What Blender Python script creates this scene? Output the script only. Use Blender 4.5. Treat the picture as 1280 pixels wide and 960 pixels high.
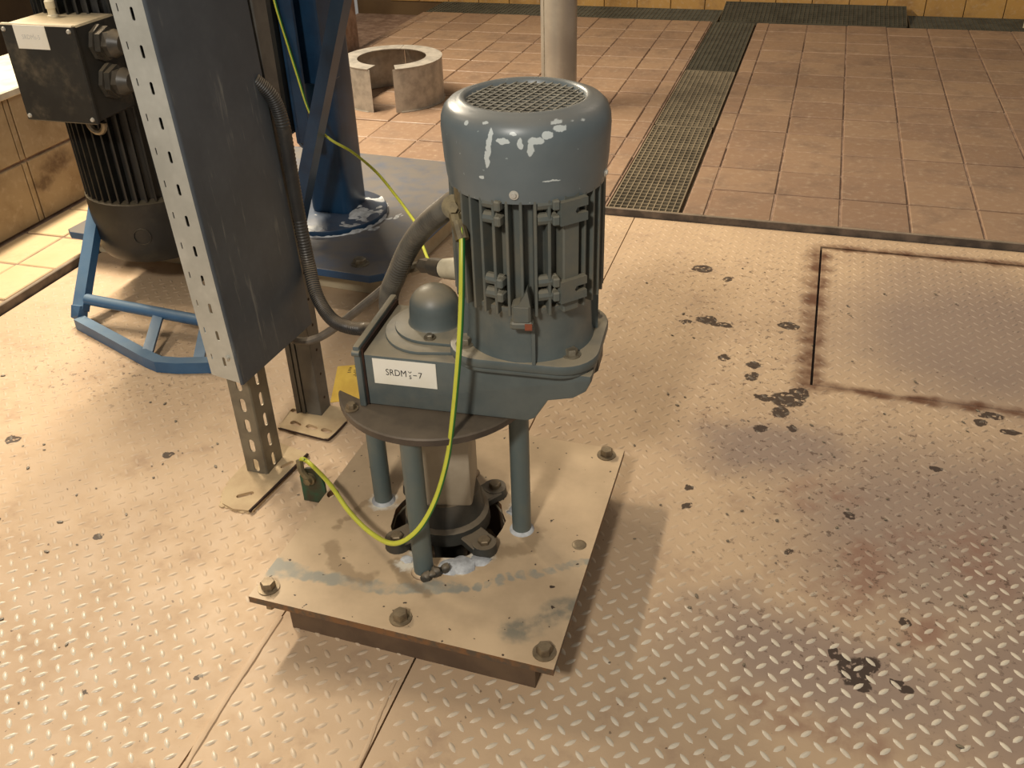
import bpy, bmesh, math, random
from mathutils import Vector, Matrix, noise
from mathutils.geometry import tessellate_polygon
random.seed(7)
PI = math.pi
for o in list(bpy.data.objects): bpy.data.objects.remove(o)
scn = bpy.context.scene
C = scn.collection

# ---------------------------------------------------------------- camera
cd = bpy.data.cameras.new('camera'); cam = bpy.data.objects.new('camera', cd); C.objects.link(cam)
cd.sensor_width = 36.0; cd.lens = 36.0 * 1170.0 / 1280.0; cd.clip_start = 0.02
F = 1170.0
dd = Vector((702 - 640, 2305 - 480, F)).normalized()
dy = Vector((1070 - 640, -284 - 480, F)); dy = (dy - dd * dy.dot(dd)).normalized()
dx = dd.cross(dy)
Rw = Matrix((dx, dy, -dd))                       # world = Rw @ camera vector (x right, y down, z forward)
m3 = Matrix((Rw @ Vector((1, 0, 0)), Rw @ Vector((0, -1, 0)), Rw @ Vector((0, 0, -1)))).transposed()
cam.matrix_world = Matrix.Translation((0, 0, 1.155)) @ m3.to_4x4()
scn.camera = cam

# ---------------------------------------------------------------- light and exposure
w = bpy.data.worlds.new('room_ambience'); scn.world = w; w.use_nodes = True
w.node_tree.nodes['Background'].inputs[0].default_value = (0.95, 0.88, 0.80, 1)
w.node_tree.nodes['Background'].inputs[1].default_value = 0.20

def lamp(name, loc, target, size, size_y, power, col):
    l = bpy.data.lights.new(name, 'AREA'); l.shape = 'RECTANGLE'; l.size = size; l.size_y = size_y
    l.energy = power; l.color = col
    o = bpy.data.objects.new(name, l); C.objects.link(o); o.location = loc
    o.rotation_euler = (Vector(target) - Vector(loc)).to_track_quat('-Z', 'Y').to_euler()
    return o
for y, pw in ((1.9, 28), (2.8, 80), (3.7, 38)):    # a row of tube lamps along the left wall
    lamp('tube_lamp', (-2.45, y, 2.15), (-0.45, y - .35, 0.0), 0.9, 0.10, pw, (1.0, 0.865, 0.665))
lamp('ceiling_lamp_near', (-0.50, -1.55, 2.7), (-0.5, 1.4, 0), 0.30, 0.30, 58, (1.0, 0.94, 0.85))
lamp('ceiling_lamp_far', (0.6, 4.2, 3.0), (0.2, 4.0, 0), 0.5, 0.5, 6, (1.0, 0.86, 0.70))
scn.view_settings.view_transform = 'Standard'
scn.view_settings.look = 'None'
scn.view_settings.gamma = 1.0
scn.view_settings.use_curve_mapping = False
scn.view_settings.exposure = 0.30

DS, DZ = 0.968, 0.037                             # size and height of the gear motor on its frame
# ---------------------------------------------------------------- material helpers
def lin(r, g, b):
    f = lambda c: (c / 255 / 12.92) if c / 255 <= 0.04045 else ((c / 255 + 0.055) / 1.055) ** 2.4
    return (f(r), f(g), f(b), 1.0)

class NT:
    def __init__(s, name):
        s.m = bpy.data.materials.new(name); s.m.use_nodes = True
        s.t = s.m.node_tree; s.b = s.t.nodes['Principled BSDF']; s.pos = None
    def n(s, t): return s.t.nodes.new(t)
    def l(s, a, b): s.t.links.new(a, b)
    def P(s):
        if s.pos is None: s.pos = s.n('ShaderNodeNewGeometry'); s.vec = s.pos.outputs['Position']
        return s.vec
    def on_drive(s):
        s.P(); a = s.n('ShaderNodeVectorMath'); a.operation = 'SUBTRACT'; s.l(s.vec, a.inputs[0]); a.inputs[1].default_value = (0, 0, DZ)
        b = s.n('ShaderNodeVectorMath'); b.operation = 'SCALE'; s.l(a.outputs[0], b.inputs[0]); b.inputs[3].default_value = 1 / DS
        s.vec = b.outputs[0]
    def N(s):
        s.P(); return s.pos.outputs['Normal']
    def val(s, sock, v):
        if isinstance(v, (int, float)): sock.default_value = v
        else: s.l(v, sock)
    def math(s, op, a, b=0.0, clamp=False):
        n = s.n('ShaderNodeMath'); n.operation = op; n.use_clamp = clamp
        s.val(n.inputs[0], a); s.val(n.inputs[1], b); return n.outputs[0]
    def noise(s, scale, detail=3.0, rough=0.55, vec=None, out='Fac'):
        n = s.n('ShaderNodeTexNoise'); n.inputs['Scale'].default_value = scale
        n.inputs['Detail'].default_value = detail; n.inputs['Roughness'].default_value = rough
        s.l(vec if vec is not None else s.P(), n.inputs['Vector']); return n.outputs[out]
    def ramp(s, fac, a, b, lo=0.0, hi=1.0):
        n = s.n('ShaderNodeMapRange'); n.interpolation_type = 'SMOOTHSTEP'
        s.l(fac, n.inputs[0]); n.inputs[1].default_value = a; n.inputs[2].default_value = b
        n.inputs[3].default_value = lo; n.inputs[4].default_value = hi; return n.outputs[0]
    def mix(s, fac, a, b, mode='MIX'):
        n = s.n('ShaderNodeMix'); n.data_type = 'RGBA'; n.blend_type = mode
        s.val(n.inputs[0], fac)
        for i, v in ((6, a), (7, b)):
            if isinstance(v, tuple): n.inputs[i].default_value = v
            else: s.l(v, n.inputs[i])
        return n.outputs[2]
    def warp(s, amount, scale, vec=None):
        nz = s.noise(scale, 3.0, 0.6, vec, 'Color')
        a = s.n('ShaderNodeVectorMath'); a.operation = 'SUBTRACT'; s.l(nz, a.inputs[0]); a.inputs[1].default_value = (.5, .5, .5)
        b = s.n('ShaderNodeVectorMath'); b.operation = 'SCALE'; s.l(a.outputs[0], b.inputs[0]); b.inputs[3].default_value = amount
        c = s.n('ShaderNodeVectorMath'); c.operation = 'ADD'; s.l(b.outputs[0], c.inputs[0]); s.l(vec if vec is not None else s.P(), c.inputs[1])
        return c.outputs[0]
    def blobs(s, L, vec):
        """smallest scaled distance to any of the blobs (x, y, z, rx, ry, rz): below 1 is inside"""
        out = None
        for (x, y, z, rx, ry, rz) in L:
            a = s.n('ShaderNodeVectorMath'); a.operation = 'SUBTRACT'; s.l(vec, a.inputs[0]); a.inputs[1].default_value = (x, y, z)
            b = s.n('ShaderNodeVectorMath'); b.operation = 'DIVIDE'; s.l(a.outputs[0], b.inputs[0]); b.inputs[1].default_value = (rx, ry, rz)
            c = s.n('ShaderNodeVectorMath'); c.operation = 'LENGTH'; s.l(b.outputs[0], c.inputs[0])
            out = c.outputs['Value'] if out is None else s.math('MINIMUM', out, c.outputs['Value'])
        return out
    def bump(s, h, strength=0.3, dist=0.002):
        n = s.n('ShaderNodeBump'); n.inputs['Strength'].default_value = strength; n.inputs['Distance'].default_value = dist
        s.l(h, n.inputs['Height']); s.l(n.outputs[0], s.b.inputs['Normal'])
    def done(s, col, rough=0.6, metal=0.0):
        if isinstance(col, tuple): s.b.inputs['Base Color'].default_value = col
        else: s.l(col, s.b.inputs['Base Color'])
        s.val(s.b.inputs['Roughness'], rough); s.b.inputs['Metallic'].default_value = metal
        return s.m

DUST = lin(186, 164, 132)
def paint(name, c1, c2, rough=0.5, metal=0.0, scale=14.0, dust=0.0, dustcol=DUST, bumps=0.0, extra=None):
    t = NT(name)
    col = t.mix(t.ramp(t.noise(scale, 5, .6), .35, .68), c1, c2)
    if extra: col = extra(t, col)
    if dust > 0:
        sx = t.n('ShaderNodeSeparateXYZ'); t.l(t.N(), sx.inputs[0])
        up = t.ramp(sx.outputs[2], .25, .95)
        f = t.math('MULTIPLY', up, t.ramp(t.noise(scale * 1.7, 4, .6), .2, .6, dust * .55, dust))
        side = t.ramp(t.noise(scale * .8, 5, .65), .5, .8, 0, dust * .25)
        col = t.mix(t.math('MAXIMUM', f, side), col, dustcol)
    if bumps: t.bump(t.noise(160, 4, .6), bumps, .0015)
    return t.done(col, rough, metal)

# ---------------------------------------------------------------- floor materials
STAINS = [(-0.222,2.417,.029,.026),(-0.148,2.368,.011,.020),(-0.175,2.123,.028,.021),(-0.134,2.108,.028,.0125),(-0.221,2.103,.018,.0126),(0.044,1.803,.038,.033),(0.031,1.751,.020,.025),(0.068,1.836,.021,.027),(-0.007,1.800,.021,.013),(-0.006,1.680,.015,.015),(0.058,1.697,.010,.015),(0.025,2.143,.0275,.021),(-0.040,1.883,.016,.021),(-0.041,1.934,.015,.018),(-0.110,1.949,.019,.015),(0.434,1.817,.016,.016),(0.184,1.069,.029,.030),(0.204,1.088,.020,.020),(0.165,1.090,.016,.009),(0.151,1.098,.006,.016),(0.195,1.041,.014,.012),(-0.118,1.389,.009,.010),(-0.120,1.443,.007,.007),(0.175,1.438,.0116,.0117),(0.258,1.053,.0106,.0077),(0.243,1.061,.0095,.009),(-1.537,1.230,.019,.014),(-1.177,1.273,.014,.010),(-0.940,0.708,.006,.008),(-0.786,0.780,.006,.008),(-1.150,1.019,.011,.010),(0.261,1.192,.010,.011),(0.073,1.311,.010,.0105),(0.336,1.630,.012,.011),(0.460,1.849,.026,.013),(0.488,1.796,.0225,.012)]
def floor_colour(t):
    p = t.P()
    n1 = t.noise(2.2, 4, .6); n2 = t.noise(11, 5, .65); n3 = t.noise(60, 4, .6)
    col = t.mix(t.ramp(n1, .35, .65), lin(195, 167, 134), lin(181, 154, 124))
    col = t.mix(t.ramp(n2, .52, .75, 0, .5), col, lin(150, 122, 100))
    # violet-grey damp worn areas, reddish patches on right-hand plates; hatch blob paints light falloff
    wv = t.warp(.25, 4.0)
    wet_falloff = t.ramp(t.blobs([(0.40, 1.45, 0, .40, .36, 1), (0.15, 1.06, 0, .30, .16, 1), (0.52, 1.12, 0, .3, .3, 1), (0.05, 1.6, 0, .2, .12, 1), (0.50, 2.2, 0, .42, .42, 1)], wv), .35, 1.25, .75, 0)
    col = t.mix(wet_falloff, col, lin(124, 107, 99))
    red = t.math('MULTIPLY', t.ramp(t.blobs([(0.13, 1.46, 0, .10, .07, 1), (0.36, 1.36, 0, .11, .10, 1), (0.18, 1.28, 0, .1, .08, 1), (0.27, 1.20, 0, .06, .05, 1), (0.12, 0.93, 0, .12, .04, 1)], wv), .3, 1.1, 1, 0), t.ramp(n2, .38, .6, 0, .55))
    col = t.mix(red, col, lin(126, 84, 66))
    # fine dirt specks, thickest left of the hatch and across the right
    zone = t.ramp(t.blobs([(-0.02, 1.85, 0, .17, .55, 1), (-0.12, 2.3, 0, .3, .35, 1), (0.30, 1.45, 0, .45, .45, 1), (-1.5, 1.55, 0, .35, .2, 1), (0.1, 1.1, 0, .2, .1, 1)], wv), .3, 1.35, 1, 0)
    sp = t.math('MULTIPLY', zone, t.ramp(t.noise(62, 4, .72), .575, .63, 0, .75))
    col = t.mix(sp, col, lin(78, 58, 45))
    sp2 = t.math('MULTIPLY', t.ramp(t.noise(95, 2, .5), .70, .73, 0, .8), t.ramp(n1, .35, .6))
    col = t.mix(sp2, col, lin(74, 56, 44))
    # rust along the hatch joint
    rust = None
    for L in ([(0.085, y, 0, .035, .06, 1) for y in (1.90, 2.0, 2.1, 2.2, 2.3, 2.4, 2.5, 2.58)], [(x, 1.878, 0, .06, .022, 1) for x in (.12, .22, .32, .42, .52, .62, .72)], [(x, 2.648, 0, .08, .022, 1) for x in (.16, .3, .44, .58, .72)]):
        r = t.blobs(L, t.warp(.05, 18)); rust = r if rust is None else t.math('MINIMUM', rust, r)
    col = t.mix(t.math('MULTIPLY', t.ramp(rust, .35, 1.45, 1, 0), t.ramp(n2, .3, .6, .4, .95)), col, lin(92, 56, 33))
    # dark oily drips with crisp edges
    d = t.blobs([(x, y, 0, a, b, 1) for (x, y, a, b) in STAINS], t.warp(.028, 34))
    st = t.math('MULTIPLY', t.ramp(d, .86, 1.02, 1, 0), t.ramp(t.noise(75, 3, .6), .36, .43))
    col = t.mix(t.math('MULTIPLY', st, .92), col, lin(50, 35, 25))
    return col, st, n2, n3
def mat_floor():
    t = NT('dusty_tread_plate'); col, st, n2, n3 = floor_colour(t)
    t.bump(n3, .22, .002)
    return t.done(col, t.ramp(n2, .3, .7, .55, .78))
def mat_lens():
    t = NT('worn_glinting_tread_lens'); col, st, n2, n3 = floor_colour(t)
    wear_glint = t.ramp(t.blobs([(-1.15, .62, 0, .55, .30, 1), (0.05, .92, 0, .55, .25, 1), (0.5, 1.1, 0, .3, .3, 1)], t.warp(.2, 5)), .4, 1.5, .95, .10)
    wear_glint = t.math('MULTIPLY', wear_glint, t.ramp(n2, .25, .55, .55, 1.0))
    col = t.mix(wear_glint, col, lin(214, 202, 180))  # pale mix: worn lens tops plus glossy lamp highlights painted into the colour
    return t.done(col, t.ramp(wear_glint, 0, .8, .6, .32))
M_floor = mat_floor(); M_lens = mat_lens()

def mat_tile(name, a, b, c, smear=None):
    t = NT(name)
    oi = t.n('ShaderNodeObjectInfo')
    base = t.mix(t.math('MULTIPLY', oi.outputs['Random'], 1.0), a, b)
    n1 = t.noise(7, 5, .65); n2 = t.noise(45, 4, .6)
    base = t.mix(t.ramp(n1, .45, .72, 0, .65), base, c)
    base = t.mix(t.ramp(n2, .5, .8, 0, .35), base, lin(196, 176, 150))
    if smear: base = t.mix(t.math('MULTIPLY', t.ramp(t.blobs(smear, t.warp(.05, 25)), .3, 1.2, .8, 0), t.ramp(n2, .3, .6, .5, 1)), base, lin(70, 44, 20))
    t.bump(n2, .15, .002)
    return t.done(base, t.ramp(n1, .3, .7, .42, .65))
M_tile = mat_tile('terracotta_floor_tile', lin(152, 124, 99), lin(137, 110, 89), lin(112, 90, 72))
M_tiled = mat_tile('dust_covered_floor_tile', lin(206, 182, 142), lin(196, 170, 130), lin(176, 148, 112))
M_wtile = mat_tile('mottled_yellow_wall_tile', lin(178, 138, 76), lin(168, 128, 70), lin(128, 92, 48))
M_ltile = mat_tile('mottled_brown_wall_tile', lin(160, 138, 104), lin(150, 128, 96), lin(122, 98, 66), [(-2.29, 2.36, .17, .1, .09, .035), (-2.29, 2.28, .13, .1, .06, .03)])
M_grout = paint('grey_brown_grout', lin(118, 92, 74), lin(150, 124, 104), .8, scale=20)
M_slab = paint('dark_channel_concrete', lin(84, 74, 60), lin(66, 58, 46), .9, scale=10)
M_edge = paint('dark_edge_steel', lin(70, 62, 56), lin(112, 98, 86), .6, scale=16, dust=.35, bumps=.2)
M_plaster = paint('dark_plaster', lin(96, 74, 46), lin(80, 60, 38), .9, scale=3)
M_cap = paint('pale_wall_cap', lin(206, 196, 176), lin(180, 168, 146), .7, scale=9)
M_gap = paint('rusty_black_joint', lin(38, 26, 18), lin(60, 36, 20), .9, scale=30)

# ---------------------------------------------------------------- thing materials
def chips(t, col):
    t.on_drive()
    CH = [(-0.3688,1.0692,0.7905,.0030,.0102),(-0.3716,1.0696,0.7771,.0031,.0114),(-0.3746,1.0700,0.7614,.0026,.0103),(-0.3777,1.0706,0.8050,.0051,.0023),(-0.3522,1.0686,0.7868,.0081,.0034),(-0.3307,1.0714,0.7844,.0030,.0068),(-0.3186,1.0748,0.7761,.0040,.0091),(-0.3120,1.0774,0.7868,.0091,.0045),(-0.2995,1.0836,0.7926,.0061,.0045),(-0.2858,1.0928,0.7985,.0081,.0040),(-0.2720,1.1000,0.8047,.0102,.0030),(-0.2583,1.1171,0.8036,.0093,.0040),(-0.2900,1.0920,0.8057,.0081,.0028),(-0.3400,1.0696,0.7953,.0050,.0023),(-0.3838,1.0720,0.7372,.0021,.0023),(-0.4052,1.0797,0.8008,.0021,.0035),(-0.2946,1.0865,0.7339,.0113,.0012)]
    d = t.blobs([(x, y, z, max(a, .0032) * 1.15, max(a, .016), b * 1.15) for (x, y, z, a, b) in CH], t.warp(.007, 110))
    col = t.mix(t.ramp(d, .85, 1.0, 1, 0), col, lin(198, 205, 202))
    return t.mix(t.ramp(t.noise(120, 2, .5), .73, .76), col, lin(150, 160, 158))
M_cover = paint('chipped_blue_grey_paint', lin(106, 115, 117), lin(96, 106, 109), .36, scale=9, dust=.22, extra=chips)
M_grey = paint('dusty_blue_grey_paint', lin(94, 102, 100), lin(82, 91, 90), .45, scale=12, dust=.85, dustcol=lin(160, 146, 120))
M_fin = paint('dusty_fin_paint', lin(88, 94, 90), lin(104, 102, 90), .5, scale=22, dust=.6, dustcol=lin(140, 130, 108))
M_leg = paint('teal_grey_leg_paint', lin(86, 99, 99), lin(96, 104, 99), .45, scale=16, dust=.3)
M_disc = paint('brown_grey_steel_disc', lin(84, 75, 66), lin(68, 61, 55), .45, .2, scale=20, dust=.2)
M_frame = paint('dusty_brown_frame', lin(100, 80, 60), lin(84, 66, 50), .7, scale=14)
M_sleeve = paint('pale_grey_sleeve', lin(168, 156, 136), lin(150, 138, 118), .55, scale=9)
M_cast = paint('black_casting', lin(52, 52, 48), lin(66, 62, 54), .5, scale=18, dust=.35)
M_bolt = paint('dull_zinc', lin(150, 142, 124), lin(120, 108, 88), .42, .55, scale=60)
M_bolt_d = paint('dusty_bolt_steel', lin(136, 120, 94), lin(96, 82, 64), .5, .45, scale=60, dust=.3)
def plate_extra(t, col):
    t.on_drive()
    wv = t.warp(.045, 22)
    seg = lambda P, r: [(a[0] + (b[0] - a[0]) * k / 4, a[1] + (b[1] - a[1]) * k / 4, .055, r, r, .1) for a, b in zip(P, P[1:]) for k in range(4)]
    blue = seg([(-.756, .991), (-.669, .982), (-.585, .988), (-.505, 1.002), (-.43, 1.023)], .017) + [(-.738, .983, .055, .03, .022, .1), (-.715, .992, .055, .03, .018, .1)] + seg([(-.43, 1.023), (-.361, 1.067), (-.292, 1.113), (-.246, 1.141)], .010)
    f = t.math('MULTIPLY', t.ramp(t.blobs(blue, wv), .6, 1.1, 1, 0), t.ramp(t.noise(30, 4, .6), .3, .6, .15, .70))
    col = t.mix(f, col, lin(132, 140, 134))
    dk = seg([(-.227, 1.043), (-.266, 1.014), (-.296, .98), (-.327, .954)], .028)
    f = t.math('MULTIPLY', t.ramp(t.blobs(dk, wv), .4, 1.2, 1, 0), t.ramp(t.noise(26, 4, .6), .35, .6, .2, .8))
    col = t.mix(f, col, lin(112, 112, 100))
    br = seg([(-.686, 1.061), (-.66, 1.02), (-.62, 1.0), (-.58, 1.01)], .016) + seg([(-.70, 1.10), (-.68, 1.16), (-.66, 1.2)], .010) + seg([(-.56, 1.05), (-.53, 1.02), (-.47, .985)], .014) + seg([(-.43, 1.1), (-.36, 1.14), (-.36, 1.2)], .02)
    col = t.mix(t.ramp(t.blobs(br, wv), .5, 1.15, .55, 0), col, lin(136, 112, 82))
    cr = [(-.455, 1.075, .055, .035, .03, .1), (-.43, 1.10, .055, .03, .02, .1), (-.405, 1.245, .055, .018, .04, .1), (-.53, 1.07, .055, .02, .04, .1), (-.545, 1.05, .055, .02, .02, .1), (-.645, 1.19, .055, .03, .03, .1)]
    col = t.mix(t.math('MULTIPLY', t.ramp(t.blobs(cr, t.warp(.03, 60)), .55, 1.05, 1, 0), t.ramp(t.noise(50, 3, .6), .35, .5, .45, .95)), col, lin(226, 218, 200))
    return t.mix(t.ramp(t.noise(70, 2, .5), .71, .74), col, lin(70, 56, 44))
def mat_plate():
    t = NT('dust_covered_base_plate'); col = t.mix(t.ramp(t.noise(7, 5, .6), .35, .68), lin(206, 179, 143), lin(186, 160, 127))
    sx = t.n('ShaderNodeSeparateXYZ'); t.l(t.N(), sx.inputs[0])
    col = plate_extra(t, col)
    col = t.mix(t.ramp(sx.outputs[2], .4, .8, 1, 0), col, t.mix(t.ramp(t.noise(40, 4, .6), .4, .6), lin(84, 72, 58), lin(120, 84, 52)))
    t.bump(t.noise(45, 5, .6), .12, .002)
    return t.done(col, .55)
M_plate = mat_plate()
def galv(name, a, b, s, met=.35):
    t = NT(name)
    v = t.n('ShaderNodeTexVoronoi'); v.inputs['Scale'].default_value = 70; t.l(t.P(), v.inputs['Vector'])
    col = t.mix(t.ramp(t.noise(8, 5, .65), .3, .7), a, b)
    col = t.mix(t.ramp(v.outputs['Distance'], .1, .7, 0, .25), col, b)
    mp = t.n('ShaderNodeMapping'); mp.inputs['Scale'].default_value = (60, 60, 7); t.l(t.P(), mp.inputs[0])
    col = t.mix(t.ramp(t.noise(1.0, 4, .65, mp.outputs[0]), .58, .76, 0, s), col, lin(176, 176, 166))
    return t.done(col, .48, met)
M_galv = galv('galvanised_side', lin(204, 204, 194), lin(178, 178, 168), .25)
M_lid = galv('shaded_galvanised_cover', lin(84, 90, 96), lin(70, 76, 82), .35, .1)  # same galvanised sheet, coloured darker for the face turned from the light
M_post = paint('dusty_galvanised_post', lin(128, 122, 106), lin(104, 98, 86), .5, .35, scale=16, dust=.4)
M_post2 = paint('grey_channel_steel', lin(106, 103, 96), lin(88, 86, 81), .5, .25, scale=16, dust=.2)
M_foot = paint('dust_caked_foot_plate', lin(192, 168, 130), lin(176, 150, 114), .75, scale=16, bumps=.25)
M_blue = paint('blue_frame_paint', lin(60, 100, 138), lin(50, 88, 124), .4, scale=12, dust=.45, dustcol=lin(138, 152, 156))
M_blue_shaded = paint('shaded_blue_column_paint', lin(22, 58, 88), lin(18, 46, 72), .4, scale=12, dust=.1)  # frame blue darkened, so the shade around the column is in the colour
M_bplate = paint('dusty_blue_plate', lin(40, 78, 116), lin(34, 66, 100), .5, scale=10, dust=.95, dustcol=lin(106, 99, 91))
M_black = paint('black_motor_paint', lin(34, 35, 33), lin(26, 26, 25), .42, scale=12, dust=.4, dustcol=lin(150, 134, 106))
M_box = paint('black_box_paint', lin(44, 43, 39), lin(34, 33, 30), .5, scale=12, dust=.85, dustcol=lin(206, 186, 150))
M_pit = paint('matt_black_plastic', lin(18, 17, 16), lin(26, 24, 22), .9, scale=20)
M_wire = paint('dusty_zinc_wire', lin(156, 150, 134), lin(132, 126, 112), .5, .2, scale=40)
M_zbright = paint('bright_zinc_screw', lin(206, 202, 190), lin(186, 180, 166), .4, .2, scale=60)
M_gland = paint('dark_gland_plastic', lin(72, 68, 60), lin(58, 55, 49), .42, scale=20, dust=.3)
M_silt = paint('brown_channel_silt', lin(128, 112, 88), lin(96, 82, 62), .85, scale=16, bumps=.3)
M_plinth = paint('pale_concrete', lin(186, 172, 142), lin(168, 152, 124), .85, scale=10, bumps=.3)
M_crust = paint('white_salt_crust', lin(206, 208, 208), lin(150, 150, 150), .8, scale=30, bumps=.5)
M_white = paint('white_label', lin(240, 236, 222), lin(232, 226, 206), .5, scale=12)
M_ink = paint('black_ink', lin(40, 38, 36), lin(54, 50, 46), .6)
M_inkf = paint('faded_ink', lin(206, 204, 196), lin(198, 196, 188), .6)
M_yel = paint('yellow_tag', lin(206, 170, 66), lin(190, 152, 56), .5, scale=30)
M_inky = paint('brown_tag_print', lin(84, 66, 26), lin(100, 80, 34), .6)
M_hose = paint('dusty_grey_hose', lin(98, 94, 84), lin(76, 73, 66), .55, scale=30, dust=.45)
M_hoseb = paint('black_hose', lin(50, 50, 49), lin(40, 40, 40), .45, scale=30, dust=.4)
M_cable = paint('grey_cable', lin(104, 98, 90), lin(84, 80, 74), .5, scale=40, dust=.3)
M_cream = paint('cream_plastic', lin(226, 214, 184), lin(206, 192, 160), .45, scale=20)
M_wy = paint('yellow_wire', lin(202, 204, 72), lin(186, 188, 62), .4)
M_wg = paint('green_wire', lin(40, 116, 52), lin(34, 100, 46), .4)
M_brass = paint('dirty_brass', lin(134, 120, 88), lin(98, 88, 66), .55, .3, scale=50)
M_green = paint('dark_green_lug', lin(38, 86, 62), lin(62, 54, 38), .5, scale=26)
M_steel = paint('stainless_steel', lin(176, 168, 154), lin(158, 150, 138), .32, .45, scale=5)
M_zinc = paint('spangled_zinc_sheet', lin(178, 170, 158), lin(150, 144, 134), .45, .3, scale=24)
M_grate = paint('dusty_galvanised_grating', lin(146, 134, 112), lin(122, 112, 94), .5, .3, scale=14, dust=.25)
M_grate_d = paint('dark_galvanised_grating', lin(96, 92, 78), lin(80, 76, 64), .5, .3, scale=14)
M_rustred = paint('red_brown_smear', lin(140, 74, 48), lin(120, 66, 44), .6, scale=60)

# ---------------------------------------------------------------- mesh helpers
def nb(): return bmesh.new()
def add_box(bm, c, s, bev=0.0, M=None, seg=1):
    r = bmesh.ops.create_cube(bm, size=1.0)
    vs = r['verts']
    for v in vs: v.co = Vector((v.co.x * s[0] + c[0], v.co.y * s[1] + c[1], v.co.z * s[2] + c[2]))
    if M is not None: bmesh.ops.transform(bm, matrix=M, verts=vs)
    if bev > 0:
        es = list({e for v in vs for e in v.link_edges})
        bmesh.ops.bevel(bm, geom=es, offset=bev, segments=seg, affect='EDGES', profile=.5)
def loft(bm, rings, cap0=True, cap1=True, closed=False):
    R = [[bm.verts.new(p) for p in r] for r in rings]
    n = len(R[0]); seq = list(range(len(R) - 1))
    for i in seq:
        for k in range(n): bm.faces.new((R[i][k], R[i][(k + 1) % n], R[i + 1][(k + 1) % n], R[i + 1][k]))
    if closed:
        for k in range(n): bm.faces.new((R[-1][k], R[-1][(k + 1) % n], R[0][(k + 1) % n], R[0][k]))
    else:
        if cap0: bm.faces.new(R[0][::-1])
        if cap1: bm.faces.new(R[-1])
def ring(c, r, n, u=Vector((1, 0, 0)), v=Vector((0, 1, 0)), ph=0.0):
    return [Vector(c) + u * (r * math.cos(2 * PI * k / n + ph)) + v * (r * math.sin(2 * PI * k / n + ph)) for k in range(n)]
def add_lathe(bm, c, prof, n=32, closed=False, ph=0.0):
    loft(bm, [ring((c[0], c[1], c[2] + z), max(r, 1e-4), n, ph=ph) for r, z in prof], closed=closed, cap0=not closed, cap1=not closed)
def frame(d):
    d = Vector(d).normalized(); a = Vector((0, 0, 1)) if abs(d.z) < .9 else Vector((1, 0, 0))
    u = a.cross(d).normalized(); return u, d.cross(u)
def add_cyl(bm, p0, p1, r0, r1=None, n=16, ph=0.0):
    p0, p1 = Vector(p0), Vector(p1); u, v = frame(p1 - p0)
    loft(bm, [ring(p0, r0, n, u, v, ph), ring(p1, r0 if r1 is None else r1, n, u, v, ph)])
def spline(P, k=8):
    P = [Vector(p) for p in P]; Q = [P[0] * 2 - P[1]] + P + [P[-1] * 2 - P[-2]]; out = []
    for i in range(1, len(Q) - 2):
        a, b, c, d = Q[i - 1:i + 3]
        for j in range(k):
            t = j / k
            out.append(.5 * ((2 * b) + (c - a) * t + (2 * a - 5 * b + 4 * c - d) * t * t + (3 * b - a - 3 * c + d) * t ** 3))
    return out + [P[-1]]
def add_tube(bm, P, r, n=10, k=8, rad=None, two=False):
    S = spline(P, k) if k > 1 else [Vector(p) for p in P]
    u, v = frame(S[1] - S[0]); rings = []
    for i, p in enumerate(S):
        d = (S[min(i + 1, len(S) - 1)] - S[max(i - 1, 0)]).normalized()
        u = (u - d * u.dot(d)).normalized(); v = d.cross(u)
        rings.append(ring(p, r if rad is None else r * rad(i), n, u, v))
    f0 = len(bm.faces); loft(bm, rings)
    if two:
        bm.faces.ensure_lookup_table(); bmesh.ops.recalc_face_normals(bm, faces=bm.faces); bm.normal_update()
        for f in bm.faces[f0:]:
            if f.normal.dot(Vector((1, .1, -.55))) > .22: f.material_index = 1
def add_prism(bm, poly, z0, z1, bev=0.0, axis='z'):
    """extrude a 2-D polygon; axis 'z': (x, y) up z; 'y': (x, z) along y; 'x': (y, z) along x"""
    f = {'z': lambda p, h: Vector((p[0], p[1], h)), 'y': lambda p, h: Vector((p[0], h, p[1])), 'x': lambda p, h: Vector((h, p[0], p[1]))}[axis]
    a = [bm.verts.new(f(p, z0)) for p in poly]; b = [bm.verts.new(f(p, z1)) for p in poly]; n = len(poly)
    fs = [bm.faces.new(a[::-1]), bm.faces.new(b)] + [bm.faces.new((a[i], a[(i + 1) % n], b[(i + 1) % n], b[i])) for i in range(n)]
    bmesh.ops.recalc_face_normals(bm, faces=fs)
    if bev > 0:
        es = list({e for q in fs[:2] for e in q.edges})
        bmesh.ops.bevel(bm, geom=es, offset=bev, segments=2, affect='EDGES', profile=.5)
def add_sheet(bm, outer, holes, f0, f1):
    """a flat sheet with holes: f0 / f1 map 2-D points to the two faces"""
    loops = [outer] + holes
    tris = tessellate_polygon([[Vector((p[0], p[1], 0)) for p in L] for L in loops])
    flat = [p for L in loops for p in L]
    A = [bm.verts.new(f0(p)) for p in flat]; B = [bm.verts.new(f1(p)) for p in flat]
    for t in tris:
        bm.faces.new([A[i] for i in t]); bm.faces.new([B[i] for i in reversed(t)])
    k = 0
    for L in loops:
        n = len(L)
        for i in range(n):
            a, b = k + i, k + (i + 1) % n
            bm.faces.new((A[a], A[b], B[b], B[a]))
        k += n
    bmesh.ops.recalc_face_normals(bm, faces=bm.faces)
def slot(cx, cy, w, h, n=6):
    """upright obround"""
    r = w / 2; L = []
    for k in range(n + 1): L.append((cx + r * math.cos(PI * k / n), cy + (h / 2 - r) + r * math.sin(PI * k / n)))
    for k in range(n + 1): L.append((cx - r * math.cos(PI * k / n), cy - (h / 2 - r) - r * math.sin(PI * k / n)))
    return L
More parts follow.
